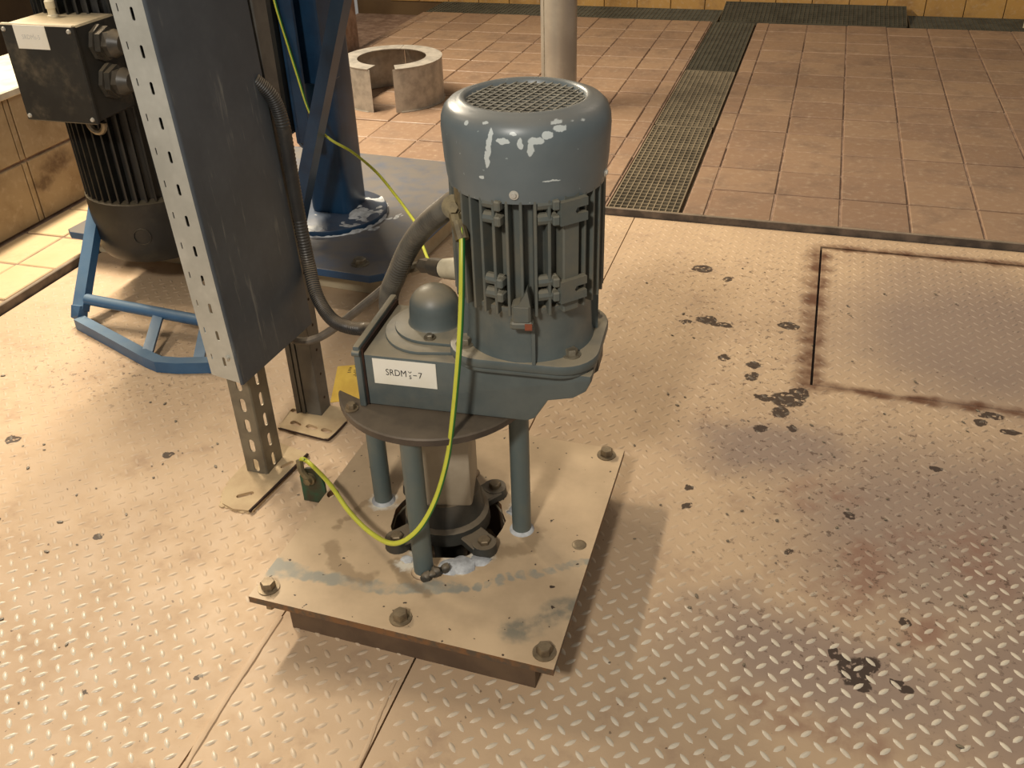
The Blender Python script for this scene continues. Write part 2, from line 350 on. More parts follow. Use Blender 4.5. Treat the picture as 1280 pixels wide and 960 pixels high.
def rrect(hx, hy, r, n=6, cx=0, cy=0):
    L = []
    for q, (sx, sy) in enumerate(((1, 1), (-1, 1), (-1, -1), (1, -1))):
        for k in range(n + 1):
            a = q * PI / 2 + PI / 2 * k / n
            L.append((cx + sx * (hx - r) + r * math.cos(a), cy + sy * (hy - r) + r * math.sin(a)))
    return L

WO = {}                                          # world origin of every object
def obj(name, bm, mat, parent=None, M=None, smooth=True, kind=None, mats=None, angle=35, origin=None):
    if M is not None: bmesh.ops.transform(bm, matrix=M, verts=bm.verts)
    bmesh.ops.recalc_face_normals(bm, faces=bm.faces)
    co = [v.co for v in bm.verts]
    lo = Vector([min(c[i] for c in co) for i in range(3)]); hi = Vector([max(c[i] for c in co) for i in range(3)])
    c = Vector(origin) if origin is not None else Vector(((lo.x + hi.x) / 2, (lo.y + hi.y) / 2, lo.z))
    bmesh.ops.translate(bm, vec=-c, verts=bm.verts)
    me = bpy.data.meshes.new(name); bm.to_mesh(me); bm.free()
    for mm in (mats or [mat]): me.materials.append(mm)
    if smooth:
        me.shade_smooth(); me.set_sharp_from_angle(angle=math.radians(angle))
    o = bpy.data.objects.new(name, me); C.objects.link(o)
    WO[o.name] = c
    if parent: o.parent = parent; o.location = c - WO[parent.name]
    else: o.location = c
    if kind: o['kind'] = kind
    return o
def copyat(o, parent, loc, rot=None):
    c = o.copy(); C.objects.link(c); WO[c.name] = Vector(loc); c.parent = parent
    c.location = Vector(loc) - (WO[parent.name] if parent else Vector())
    if rot: c.rotation_euler = rot
    return c
def tag(o, label, cat, group=None):
    o['label'] = label; o['category'] = cat
    if group: o['group'] = group
    return o
def thing(name, label, cat, loc, group=None):
    o = bpy.data.objects.new(name, None); C.objects.link(o); o.location = loc; o.empty_display_size = .05
    WO[o.name] = Vector(loc); return tag(o, label, cat, group)
def hexbolt(r=.011, h=.008, washer=True):
    bm = nb()
    if washer: add_lathe(bm, (0, 0, 0), [(r * 1.45, 0), (r * 1.45, .002)], 18)
    z = .002 if washer else 0
    add_lathe(bm, (0, 0, z), [(r, 0), (r, h * .8), (r * .86, h)], 6, ph=.4)
    return bm

# ================================================================ SETTING
X0, XR, YS, YB = -1.99, 1.7, 2.742, 5.86
ZT = 0.02
bm = nb()
add_box(bm, (-.3, 3.0, -.10), (5.2, 6.2, .04))
add_box(bm, ((-.330 + XR) / 2, (YS + 5.515) / 2, -.032), (XR + .330, 5.515 - YS, .096))       # bed under the right-hand tiles
add_box(bm, ((-2.29 - .572) / 2, (YS + 5.515) / 2, -.032), (2.29 - .572, 5.515 - YS, .096))    # bed under the far left tiles
add_box(bm, (-2.145, 1.62, -.032), (.29, 2.24, .096))                                        # bed of the strip by the low wall
add_box(bm, (-.15, 1.3, -.05), (3.68, 2.88, .07))                                            # frame under the tread plates
floor = obj('floor', bm, M_slab, kind='structure', smooth=False, mats=[M_grout])
def tile_mesh(sx, sy, th=.012, bev=.0025):
    bm = nb(); add_box(bm, (0, 0, -th / 2), (sx, sy, th), bev); return bm
def lay(grid, mat, parent, name='tile', jit=.0018):
    protos = {}
    for (x, y, sx, sy) in grid:
        k = (round(sx, 3), round(sy, 3)); z = ZT + random.uniform(-jit, jit)
        rt = (random.uniform(-.004, .004), random.uniform(-.004, .004), 0)
        if k not in protos:
            o = obj(name, tile_mesh(sx - .006, sy - .008), mat, parent, M=Matrix.Translation((x, y, z)), smooth=False, origin=(x, y, z)); protos[k] = o
        else: copyat(protos[k], parent, (x, y, z), rt)
G = []; G2 = []
rows = [YS + .012] + [2.770 + .2125 * k for k in range(13)]; rows = rows[1:] if rows[1] - rows[0] < .05 else rows
ys = [2.770 - .016] + [2.9825 + .2125 * k for k in range(12)] + [5.513]
for y0, y1 in zip(ys, ys[1:]):
    G.append((-.296, (y0 + y1) / 2, .068, y1 - y0))
    for i in range(10):
        xx = -.262 + .1995 * i; G.append((xx + .0997, (y0 + y1) / 2, .1995, y1 - y0))
yl = [YS + .014, 2.842] + [3.042 + .2 * k for k in range(12)] + [5.513]
xl = [-2.285, -2.232, -2.028, -1.823, -1.617, -1.41, -1.205, -1.0, -.795, -.640, -.575]
for y0, y1 in zip(yl, yl[1:]):
    for a, b in zip(xl, xl[1:]):
        if b < -1.6 and y1 < 2.83: continue
        G.append(((a + b) / 2, (y0 + y1) / 2, b - a, y1 - y0))
for k in range(10):
    y = .84 + .2 * k
    if y > 2.6: continue
    G2.append((-2.213, y, .14, .2)); G2.append((-2.074, y, .136, .2))
lay(G, M_tile, floor); lay(G2, M_tiled, floor)

# tread plates with raised lens pattern
A = Vector((.0178, -.0178)); B = Vector((.0178, .0178))
def in_plinth(x, y): return (-2.05 < x < -1.0 and y > 1.99) or (-.74 < x < -.27 and .925 < y < 1.43)
def lens_field(x0, x1, y0, y1, skip=None, ox=0.0):
    vs, fs = [], []
    for i in range(-130, 220):
        for j in range(-90, 200):
            p = Vector((-1.0 + ox, 1.2)) + A * i + B * j
            if not (x0 + .012 < p.x < x1 - .012 and y0 + .012 < p.y < y1 - .012): continue
            if in_plinth(p.x, p.y) or (skip and skip(p.x, p.y)): continue
            d = (A if (i + j) % 2 == 0 else B).normalized(); e = Vector((-d.y, d.x))
            m = noise.noise(Vector((p.x * 2.6, p.y * 2.6, 3.1)))
            h = .0009 + .0009 * max(0, min(1, (1.25 - p.y) / .6)) + .0006 * m
            b = len(vs)
            L, W = .0112, .0042
            for s, z in ((1.0, -.0002), (.62, h)):
                for (a, c) in ((-1, 0), (-.55, .78), (0, 1), (.55, .78), (1, 0), (.55, -.78), (0, -1), (-.55, -.78)):
                    q = p + d * (a * L * s) + e * (c * W * s); vs.append((q.x, q.y, z))
            for k in range(8): fs.append((b + k, b + (k + 1) % 8, b + 8 + (k + 1) % 8, b + 8 + k))
            fs.append(tuple(b + 8 + k for k in range(8)))
    return vs, fs
def lens_obj(parent, *a, dz=0.0, **k):
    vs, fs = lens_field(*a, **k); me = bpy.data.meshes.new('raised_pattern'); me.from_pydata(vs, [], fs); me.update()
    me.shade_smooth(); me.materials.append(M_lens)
    o = bpy.data.objects.new('raised_pattern', me); C.objects.link(o); o.parent = parent; o.location = Vector((0, 0, dz)) - WO[parent.name]
    WO[o.name] = Vector((0, 0, dz)); o['kind'] = 'stuff'; return o
HX0, HX1, HY0, HY1 = .094, .79, 1.884, 2.640
seams = [X0 + .008, -.722, -.474, 1.69]
for a, b in zip(seams, seams[1:]):
    bm = nb(); y0, y1 = .2, YS - .008
    outer = [(a + .0015, y0), (b - .0015, y0), (b - .0015, y1), (a + .0015, y1)]
    holes = []; skip = None
    if b > 1:
        holes = [[(HX0 - .006, HY0 - .006), (HX0 - .006, HY1 + .006), (HX1 + .006, HY1 + .006), (HX1 + .006, HY0 - .006)]]
        skip = lambda x, y: HX0 - .014 < x < HX1 + .014 and HY0 - .014 < y < HY1 + .014
    add_sheet(bm, outer, holes, lambda p: Vector((p[0], p[1], -.012)), lambda p: Vector((p[0], p[1], 0)))
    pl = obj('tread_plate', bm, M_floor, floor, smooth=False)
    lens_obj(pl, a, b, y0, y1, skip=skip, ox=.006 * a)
# sealant beads on the seams
def bead(P, r, k=10):
    bm = nb(); add_tube(bm, P, r, 8, k, rad=lambda i: 1 + .35 * noise.noise(Vector((i * .55, 1.7, P[0][1]))))
    bmesh.ops.scale(bm, vec=(1, 1, .55), verts=bm.verts); return bm
obj('sealant_bead', bead([(-.712, .30, 0), (-.716, .45, 0), (-.713, .6, 0), (-.719, .7, 0), (-.722, .8, 0), (-.724, .93, 0)], .0058), M_floor, floor)
obj('sealant_bead', bead([(-.474, .55, 0), (-.479, .66, 0), (-.480, .74, 0), (-.486, .80, 0), (-.487, .86, 0)], .0040), M_floor, floor)
bm = nb(); add_box(bm, (-.453, 4.13, -.018), (.234, 2.76, .024)); obj('channel_silt', bm, M_silt, floor, smooth=False)
# steel edges
bm = nb(); add_box(bm, ((X0 + XR) / 2, YS + .001, .003), (XR - X0, .010, .042), .002); obj('trim_1', bm, M_edge, kind='structure', smooth=False)
bm = nb(); add_box(bm, (X0 - .002, 1.45, .003), (.012, 2.58, .042), .002); obj('trim_2', bm, M_edge, kind='structure', smooth=False)

# low tiled wall on the left
bm = nb(); add_box(bm, (-2.46, 2.55, .185), (.32, 4.16, .45)); 
wl = obj('wall_left', bm, M_grout, kind='structure', smooth=False)
bm = nb(); add_box(bm, (-2.455, 2.55, .420), (.35, 4.18, .024), .004); obj('coping', bm, M_cap, wl, smooth=False)
def vtile(parent, p, name='tile', plane='x', mat=None, cache={}):
    pass
def wall_tiles(parent, mat, L, axis):
    cache = {}
    for (a, z, w, h, pos) in L:
        k = (round(w, 3), round(h, 3))
        loc = Vector((pos, a, z)) if axis == 'x' else Vector((a, pos, z))
        if k not in cache:
            bm = nb(); add_box(bm, (0, 0, 0), (.014, w - .004, h - .004) if axis == 'x' else (w - .004, .014, h - .004), .002)
            cache[k] = obj('tile', bm, mat, parent, M=Matrix.Translation(loc), smooth=False, origin=loc)
        else: copyat(cache[k], parent, loc)
L = []
for k in range(16):
    y = .60 + k * .2345
    for z, h in ((.118, .194), (.314, .188)):
        L.append((y + .107, z, .211, h, -2.300)); 
        if k < 16: L.append((y + .2235, z, .0225, h, -2.300))
wall_tiles(wl, M_ltile, [q for q in L if .5 < q[0] < 4.62], 'x')
# back wall
bm = nb(); add_box(bm, (-.3, YB + .10, 1.15), (5.2, .16, 2.5)); wb = obj('wall_back', bm, M_plaster, kind='structure', smooth=False)
L = []
for i in range(24):
    for r in range(3): L.append((-2.56 + .2 * i, .105 + .2 * r, .2, .2, YB + .018))
wall_tiles(wb, M_wtile, L, 'y')
bm = nb(); add_box(bm, (-4.6, 3.0, 1.15), (.1, 6.4, 2.5)); obj('wall_outer', bm, M_plaster, kind='structure', smooth=False)
bm = nb(); add_box(bm, (-3.6, 3.0, -.3), (1.95, 6.4, .04)); obj('trim_3', bm, M_slab, kind='structure', smooth=False)

# hatch
hat = thing('floor_hatch', 'square tread plate hatch with rusty joint at the right behind the pump', 'hatch', ((HX0 + HX1) / 2, (HY0 + HY1) / 2, -.01))
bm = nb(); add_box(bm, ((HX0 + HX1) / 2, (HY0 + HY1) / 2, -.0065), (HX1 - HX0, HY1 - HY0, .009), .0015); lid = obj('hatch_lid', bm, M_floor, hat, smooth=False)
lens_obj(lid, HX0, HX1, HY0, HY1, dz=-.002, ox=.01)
bm = nb(); add_sheet(bm, [(HX0 - .02, HY0 - .02), (HX1 + .02, HY0 - .02), (HX1 + .02, HY1 + .02), (HX0 - .02, HY1 + .02)], [[(HX0 + .02, HY0 + .02), (HX0 + .02, HY1 - .02), (HX1 - .02, HY1 - .02), (HX1 - .02, HY0 + .02)]], lambda p: Vector((p[0], p[1], -.015)), lambda p: Vector((p[0], p[1], -.0125)))
obj('hatch_seat', bm, M_gap, hat, smooth=False)

# gratings
def grating(label, x0, x1, y0, y1, z, mat, nb_, nc, along='y', group='walkway gratings', h=.022, tilt=None, single=True):
    t = thing('floor_grating', label, 'grating', ((x0 + x1) / 2, (y0 + y1) / 2, z - h), group)
    M = Matrix.Identity(4)
    if tilt:
        M = Matrix.Translation((0, y0, z)) @ Matrix.Rotation(tilt, 4, 'X') @ Matrix.Translation((0, -y0, -z))
    bm = nb(); f = .004
    for (cx, cy, sx, sy) in (((x0 + x1) / 2, y0 + f / 2, x1 - x0, f), ((x0 + x1) / 2, y1 - f / 2, x1 - x0, f), (x0 + f / 2, (y0 + y1) / 2, f, y1 - y0), (x1 - f / 2, (y0 + y1) / 2, f, y1 - y0)):
        add_box(bm, (cx, cy, z - h / 2), (sx, sy, h))
    obj('rim', bm, mat, t, M=M, smooth=False)
    def bars(name, n, along, w, hh, dz):
        proto = None; one = nb()
        for k in range(1, n):
            if along == 'y': c = (x0 + (x1 - x0) * k / n, (y0 + y1) / 2, z - dz - hh / 2); s = (w, y1 - y0 - .008, hh)
            else: c = ((x0 + x1) / 2, y0 + (y1 - y0) * k / n, z - dz - hh / 2); s = (x1 - x0 - .008, w, hh)
            if not single: add_box(one, c, s); continue
            if proto is None:
                b = nb(); add_box(b, c, s); proto = obj(name, b, mat, t, smooth=False, origin=c)
            else: copyat(proto, t, c)
        if not single:
            o = obj(name, one, mat, t, M=M, smooth=False, kind='stuff')
        else: one.free()
    other = 'x' if along == 'y' else 'y'
    bars('bearing_bar', nb_, along, .0030, h, 0); bars('cross_bar', nc, other, .0034, .014, .0008)
grating('dusty walkway grating panel nearest the pump, long black gap on its right', -.566, -.342, 2.755, 3.62, .019, M_grate, 11, 30)
grating('brown walkway grating panel in the middle of the tiled floor', -.566, -.340, 3.626, 4.46, .019, M_grate, 11, 29)
grating('darker grey walkway grating panel farthest from the pump', -.566, -.340, 4.466, 5.50, .019, M_grate_d, 11, 35)
grating('dark wall channel grating left of the raised grating', -2.28, -.548, 5.525, 5.835, .017, M_grate_d, 10, 70, 'x', 'channel gratings along the back wall', single=False)
grating('dark grating lifted at its back edge against the yellow wall', -.536, .440, 5.53, 5.84, .022, M_grate_d, 10, 42, 'x', 'channel gratings along the back wall', tilt=.14, single=False)
grating('dark wall channel grating right of the raised grating', .452, 1.65, 5.525, 5.835, .017, M_grate_d, 10, 52, 'x', 'channel gratings along the back wall', single=False)
bm = nb(); add_prism(bm, [(1.0, 5.60), (1.06, 5.54), (1.5, 5.54), (1.5, 5.85), (1.06, 5.85)], .018, .20, .004)
tag(obj('concrete_pedestal', bm, M_plinth, smooth=False), 'pale concrete pedestal at the far right end of the wall grating', 'pedestal')

# ================================================================ GEAR MOTOR AGITATOR ON ITS BASE PLATE
OX, OY = -.514, 1.176
D = Matrix.Translation((OX, OY, 0)) @ Matrix.Rotation(math.radians(4), 4, 'Z')
drv = thing('agitator_drive', 'blue grey gear motor on four legs bolted to a square dusty base plate', 'motor', (OX, OY, 0))
bm = nb()
hole = [(OX + r * math.cos(a), OY + r * math.sin(a)) for k in range(28) for a in [2 * PI * k / 28] for r in [.101 + .006 * noise.noise(Vector((k * .7, 0, 0)))]]
hole2 = [(-.7465 + .011 * math.cos(2 * PI * k / 12), 1.1869 + .013 * math.sin(2 * PI * k / 12)) for k in range(12)]
outer = [(-.7625, .9115), (-.2462, .9005), (-.2520, 1.4575), (-.7570, 1.4570)]
add_sheet(bm, outer, [hole[::-1], hole2[::-1]], lambda p: Vector((p[0], p[1], .042)), lambda p: Vector((p[0], p[1], .055)))
bp = obj('base_plate', bm, M_plate, drv, smooth=False)
bm = nb(); ins = [(-.755, .918), (-.253, .907), (-.258, 1.452), (-.751, 1.452)]
add_sheet(bm, ins, [hole[::-1]], lambda p: Vector((p[0], p[1], .035)), lambda p: Vector((p[0], p[1], .040)))
obj('gasket_plate', bm, M_plinth, drv, smooth=False)
bm = nb(); ins = [(-.715, .945), (-.285, .935), (-.285, 1.425), (-.715, 1.425)]
add_sheet(bm, ins, [hole[::-1]], lambda p: Vector((p[0], p[1], -.0385)), lambda p: Vector((p[0], p[1], .036)))
obj('mounting_frame', bm, M_frame, drv, smooth=False)
b0 = obj('bolt', hexbolt(.0125, .013), M_bolt_d, bp, M=Matrix.Translation((-.7396, .9375, .055)), origin=(-.7396, .9375, .055))
for x, y, r in ((-.5039, .934, .5), (-.2678, .9285, 1.0), (-.2826, 1.4329, .2)): copyat(b0, bp, (x, y, .055), (0, 0, r))
bm = nb(); add_lathe(bm, (-.2734, 1.1723, .0545), [(.0125, 0), (.0125, .0012), (.0105, .0026), (.006, .0030)], 16); obj('countersunk_screw', bm, M_bolt_d, bp)
bm = nb(); add_lathe(bm, (-.735, .928, .024), [(.009, 0), (.009, .018)], 6); obj('nut', bm, M_bolt_d, bp)
# crust around the opening
bm = nb()
for (x, y, r) in ((-.468, 1.062, .020), (-.45, 1.072, .022), (-.425, 1.092, .016), (-.404, 1.235, .013), (-.400, 1.25, .012), (-.41, 1.222, .009), (-.545, 1.06, .011)):
    bmesh.ops.create_icosphere(bm, subdivisions=2, radius=r, matrix=Matrix.Translation((x, y, .055)) @ Matrix.Diagonal((1.1, 1, .28, 1)))
for v in bm.verts: v.co += Vector((1, 1, .6)) * (.005 * noise.noise(v.co * 90))
obj('salt_crust', bm, M_crust, drv, kind='stuff')
# legs
for a in (-91, 0, 90, 168):
    x, y = .1346 * math.cos(math.radians(a)), .1346 * math.sin(math.radians(a))
    bm = nb(); add_lathe(bm, (x, y, 0), [(.0165, .054), (.0165, .332)], 20)
    lg = obj('support_leg', bm, M_leg, drv, M=D)
    bm = nb(); add_lathe(bm, (x, y, 0), [(.022, .0545), (.021, .057), (.0168, .060)], 20)
    obj('weld_collar', bm, M_crust if a in (0, 168) else M_plate, lg, M=D)
bm = nb()
for (x, y, z, r) in ((.020, -.140, .064, .010), (.008, -.152, .062, .009), (.033, -.128, .062, .0085), (.018, -.150, .068, .006)):
    bmesh.ops.create_icosphere(bm, subdivisions=2, radius=r, matrix=Matrix.Translation((x, y, z)))
for v in bm.verts: v.co += Vector((1, 1, 1)) * (.004 * noise.noise(v.co * 120))
obj('sludge_lump', bm, M_cast, drv, M=D)
# square sleeve and bearing
bm = nb(); add_box(bm, (0, 0, .231), (.104, .104, .206), .006, seg=2); obj('square_sleeve', bm, M_sleeve, drv, M=D @ Matrix.Rotation(math.radians(10), 4, 'Z'))
bm = nb()
add_lathe(bm, (0, 0, 0), [(.076, .058), (.074, .082), (.066, .088), (.062, .118), (.058, .130)], 28)
for k in range(4):
    a = math.radians(-38 + 90 * k); u = Vector((math.cos(a), math.sin(a), 0))
    add_cyl(bm, u * .106 + Vector((0, 0, .0555)), u * .106 + Vector((0, 0, .074)), .0225, .021, 18)
    add_box(bm, (.07, 0, .064), (.075, .046, .018), .003, M=Matrix.Rotation(a, 4, 'Z'))
bf = obj('flange_bearing', bm, M_cast, drv, M=D)
for k in range(4):
    a = math.radians(-38 + 90 * k); p = D @ Vector((.107 * math.cos(a), .107 * math.sin(a), .074))
    if k == 0: bb = obj('bolt', hexbolt(.011, .008, False), M_bolt_d, bf, M=Matrix.Translation(p), origin=p)
    else: copyat(bb, bf, p)
bm = nb(); add_cyl(bm, (0, 0, -.036), (0, 0, .06), .03, n=20); obj('shaft', bm, M_cast, drv, M=D)
# disc
bm = nb(); add_lathe(bm, (0, 0, 0), [(.155, .330), (.1575, .332), (.1575, .342), (.155, .344)], 64); ds = obj('mounting_disc', bm, M_disc, drv, M=D)
for (u, v) in ((-.108, -.098), (.128, -.066), (-.11, .1), (.1, .11)):
    p = D @ Vector((u, v, .344))
    if u == -.108: bb = obj('bolt', hexbolt(.0075, .009), M_bolt_d, ds, M=Matrix.Translation(p), origin=p)
    else: copyat(bb, ds, p)
# gearbox
prof = [(-.084, .346), (.168, .346), (.180, .352), (.200, .386), (.238, .395), (.256, .408), (.264, .426), (.264, .437), (-.084, .437)]
bm = nb(); add_prism(bm, prof, -.083, .083, .005, 'y'); gb = obj('gearbox_housing', bm, M_grey, drv, M=D)
bm = nb(); add_box(bm, (-.0925, 0, .398), (.011, .176, .108), .003, seg=2)
add_cyl(bm, (-.099, -.086, .440), (-.087, -.086, .440), .0055, n=12)
obj('end_plate', bm, M_grey, gb, M=D)
bm = nb(); add_box(bm, (-.0855, 0, .396), (.004, .164, .100)); obj('gasket', bm, M_gap, gb, M=D)
bm = nb()
poly = [(-.076 + .074 + .074 * math.cos(a), .012 + .082 * math.sin(a)) for a in [math.radians(100 + 170 * k / 18) for k in range(19)]] + [(.05, -.062), (.075, -.070), (.105, -.066), (.105, .076), (.0, .082)]
add_prism(bm, poly, .436, .4425, .002); obj('top_pad', bm, M_grey, gb, M=D)
bm = nb()
poly = [(.003 + .066 * math.cos(a), .018 + .066 * math.sin(a)) for a in [math.radians(75 + 195 * k / 20) for k in range(21)]] + [(.046, -.048), (.048, .0), (.040, .060)]
add_prism(bm, poly, .4422, .448, .0015)
add_lathe(bm, (.0, .021, 0), [(.044, .447), (.041, .451), (.0395, .474)] + [(.0395 * math.cos(a), .474 + .035 * math.sin(a)) for a in [PI / 2 * k / 7 for k in range(1, 8)]], 32)
dm = obj('dome_cap', bm, M_grey, gb, M=D)
p = D @ Vector((.008, -.036, .448)); bb = obj('screw', hexbolt(.0065, .005), M_bolt, gb, M=Matrix.Translation(p), origin=p)
# motor flange, bell
MX, MY = .158, -.004
T = Matrix.Translation
bm = nb()
r1 = rrect(.112, .098, .055, 7, MX, MY)
add_prism(bm, rrect(.108, .094, .055, 7, MX, MY), .436, .444, .002)
add_prism(bm, r1, .444, .460, .004)
mf = obj('motor_flange', bm, M_grey, drv, M=D)
for (u, v) in ((.074, -.062), (-.086, -.060), (.08, .07), (-.082, .072)):
    p = D @ Vector((MX + u, MY + v, .460))
    if u == .074: bb = obj('bolt', hexbolt(.0095, .009), M_bolt, mf, M=Matrix.Translation(p), origin=p)
    else: copyat(bb, mf, p)
bm = nb(); add_lathe(bm, (MX, MY, 0), [(.096, .459), (.093, .470), (.091, .52), (.093, .535), (.097, .541), (.097, .547)], 48)
for a in (-75, 15, 105, 195):
    add_box(bm, (.094, 0, .492), (.016, .005, .066), 0, M=T((MX, MY, 0)) @ Matrix.Rotation(math.radians(a), 4, 'Z'))
obj('motor_bell', bm, M_grey, mf, M=D)
# stator with fins, every fin its own part
bm = nb(); add_lathe(bm, (MX, MY, 0), [(.0875, .540), (.0875, .718)], 48); st = obj('stator', bm, M_fin, drv, M=D)
AX = D @ Vector((MX, MY, 0)); AX.z = .54
VA = math.atan2(-AX.y, -AX.x)                     # direction from the motor to the camera side
bm = nb(); add_box(bm, (.097, 0, .087), (.022, .0042, .174), .0008); fin = None
padA = [30, 14, -24]
for k in range(36):
    d = (k * 10 + 5 + 180) % 360 - 180
    if 22 < d < 42 or 22 < d - 120 < 42: continue
    M = T(AX) @ Matrix.Rotation(VA + math.radians(d), 4, 'Z')
    if fin is None:
        fin = obj('cooling_fin', bm, M_fin, st, M=T((0, 0, 0)), smooth=False, origin=(0, 0, 0))
        WO[fin.name] = AX.copy(); fin.location = AX - WO[st.name]; fin.rotation_euler = (0, 0, VA + math.radians(d))
    else: copyat(fin, st, AX, (0, 0, VA + math.radians(d)))
def at_motor(d, z): return T((AX.x, AX.y, z)) @ Matrix.Rotation(VA + math.radians(d), 4, 'Z')
for d in (32, 152):                                # flat foot pads with keyhole slots
    bm = nb(); add_box(bm, (.098, 0, .628), (.020, .026, .176), .002); obj('foot_rail', bm, M_fin, st, M=at_motor(d, 0))
    for z in (.575, .688):
        bm = nb()
        U = [(-.021, -.016), (.021, -.016), (.021, -.0045), (.004, -.0045), (.001, 0), (.004, .0045), (.021, .0045), (.021, .016), (-.021, .016)]
        add_prism(bm, [(x, y) for x, y in U], .105, .115, 0, 'x'); obj('foot_pad', bm, M_fin, st, M=at_motor(d, z), smooth=False)
for d in (13, -27):
    for z in (.580, .690):
        bm = nb()
        for s in (-1, 1): add_cyl(bm, (.100, -.012, s * .0105), (.100, .014, s * .0105), .0085, n=10); add_box(bm, (.106, .012, s * .0105), (.016, .010, .014), .002)
        obj('cast_lug', bm, M_fin, st, M=at_motor(d, z))
bm = nb(); add_box(bm, (.106, 0, .548), (.022, .026, .028), .003); add_prism(bm, [(-.013, .560), (.013, .560), (.009, .585), (-.002, .565)], .095, .117, 0, 'x'); add_box(bm, (.107, 0, .530), (.020, .032, .012), .003)
obj('drain_boss', bm, M_fin, st, M=at_motor(-6, 0), smooth=False)
bm = nb(); add_box(bm, (.1178, .010, .530), (.001, .010, .010)); obj('red_smear', bm, M_rustred, st, M=at_motor(-6, 0), smooth=False)
# fan cover
bm = nb()
prof = [(.1075, .703), (.1090, .712), (.1115, .735), (.1130, .765), (.1135, .778), (.1125, .790), (.1085, .801), (.1010, .808), (.0920, .8105), (.0880, .8125), (.0845, .8138), (.0815, .8135), (.0790, .8105), (.0770, .806), (.0750, .806), (.0800, .8035), (.0990, .803), (.1075, .785), (.1095, .765), (.1045, .703)]
add_lathe(bm, (0, 0, 0), prof, 64, closed=True)
fc = obj('fan_cover', bm, M_cover, drv, M=T((AX.x, AX.y, 0)), angle=60)
bm = nb(); R = .0785
gA = math.radians(2)
for k in range(-7, 8):
    q = k * .0118; h = math.sqrt(max(R * R - q * q, 0)) 
    if h < .012: continue
    add_box(bm, (0, q, .8075), (2 * h, .0022, .0016), 0, M=Matrix.Rotation(gA, 4, 'Z'))
    add_box(bm, (q, 0, .8085), (.0022, 2 * h, .0016), 0, M=Matrix.Rotation(gA + math.radians(-14), 4, 'Z'))
obj('fan_grille', bm, M_wire, fc, M=T((AX.x, AX.y, 0)), smooth=False)
bm = nb()
add_lathe(bm, (0, 0, 0), [(.022, .765), (.022, .798), (.012, .801)], 20)
fw = obj('fan_wheel', bm, M_pit, drv, M=T((AX.x, AX.y, 0)), smooth=False)
for k in range(7):
    bm = nb(); add_box(bm, (.050, 0, 0), (.062, .003, .036), 0, M=T((0, 0, .768)) @ Matrix.Rotation(2 * PI * k / 7, 4, 'Z') @ Matrix.Rotation(.25, 4, 'X')); obj('fan_blade', bm, M_pit, fw, M=T((AX.x, AX.y, 0)), smooth=False)
for d in (-9, 72, 162, -100):
    bm = nb(); r = .1085
    add_cyl(bm, (r - .001, 0, 0), (r + .0022, 0, 0), .0062, n=16); add_cyl(bm, (r, 0, 0), (r + .0045, 0, 0), .0046, .0030, n=12)
    sc = obj('screw', bm, M_zbright, fc, M=at_motor(d, .7165))
# terminal side: connector, earth bolt block
bm = nb(); add_box(bm, (.096, .004, .692), (.024, .020, .036), .004)
bmesh.ops.transform(bm, matrix=at_motor(-64, 0), verts=bm.verts)
e0 = Vector((-.4400, 1.116, .676)); ed = Vector((.22, -.93, .30)).normalized()
add_cyl(bm, e0, e0 + ed * .006, .0165, n=20); add_cyl(bm, e0 + ed * .004, e0 + ed * .009, .0105, n=16); add_cyl(bm, e0 + ed * .006, e0 + ed * .016, .0078, n=6)
obj('earth_terminal', bm, M_brass, st)
bm = nb()
add_cyl(bm, (-.520, 1.262, .506), (-.468, 1.232, .526), .0165, .020, 16)
add_box(bm, (-.470, 1.235, .535), (.03, .03, .045), .005); add_box(bm, (-.463, 1.228, .485), (.022, .03, .075), .004)
obj('plug_socket', bm, M_cream, drv)
bm = nb(); add_box(bm, (-.478, 1.238, .492), (.018, .03, .02), .002); obj('socket_clip', bm, M_cast, drv, smooth=False)
# label with its writing
def text_bm(s, size, res=3):
    cu = bpy.data.curves.new('t', 'FONT'); cu.body = s; cu.size = size; cu.resolution_u = res;  cu.align_x = 'CENTER'; cu.align_y = 'CENTER'
    o = bpy.data.objects.new('t', cu); C.objects.link(o); dg = bpy.context.evaluated_depsgraph_get(); dg.update()
    me = bpy.data.meshes.new_from_object(o.evaluated_get(dg)); bpy.data.objects.remove(o)
    bm = nb(); bm.from_mesh(me); bpy.data.meshes.remove(me); return bm
RX = Matrix.Rotation(PI / 2, 4, 'X')
FP = Matrix.Translation((-.0195, -.0838, .4105)) @ Matrix.Rotation(math.radians(0), 4, 'Y')
bm = nb(); add_box(bm, (0, 0, 0), (.100, .0010, .044)); lb = obj('label', bm, M_white, drv, M=D @ FP, smooth=False)
tb = text_bm('SRDM', .0160)
bmesh.ops.scale(tb, vec=(.82, 1, 1), verts=tb.verts)
obj('lettering', tb, M_ink, lb, M=D @ FP @ T((-.0135, -.0008, -.0005)) @ RX, smooth=False)
tb = text_bm('s', .0140); bmesh.ops.scale(tb, vec=(.85, 1, 1), verts=tb.verts)
for sg in (-1, 1):                                 # the caron above the small s
    c = [(0, .0056), (0, .0070), (sg * .0022, .0092), (sg * .0030, .0084)]
    f = [tb.verts.new((x, y, 0)) for x, y in (c if sg > 0 else c[::-1])]; tb.faces.new(f)
obj('lettering', tb, M_ink, lb, M=D @ FP @ T((.0086, -.0008, -.0040)) @ RX, smooth=False)
tb = text_bm('7', .0150); bmesh.ops.scale(tb, vec=(.9, 1, 1), verts=tb.verts)
f = [tb.verts.new(p) for p in ((-.0112, -.0007, 0), (-.0052, -.0007, 0), (-.0052, .0006, 0), (-.0112, .0006, 0))]; tb.faces.new(f)
obj('lettering', tb, M_ink, lb, M=D @ FP @ T((.0246, -.0008, -.0014)) @ RX, smooth=False)
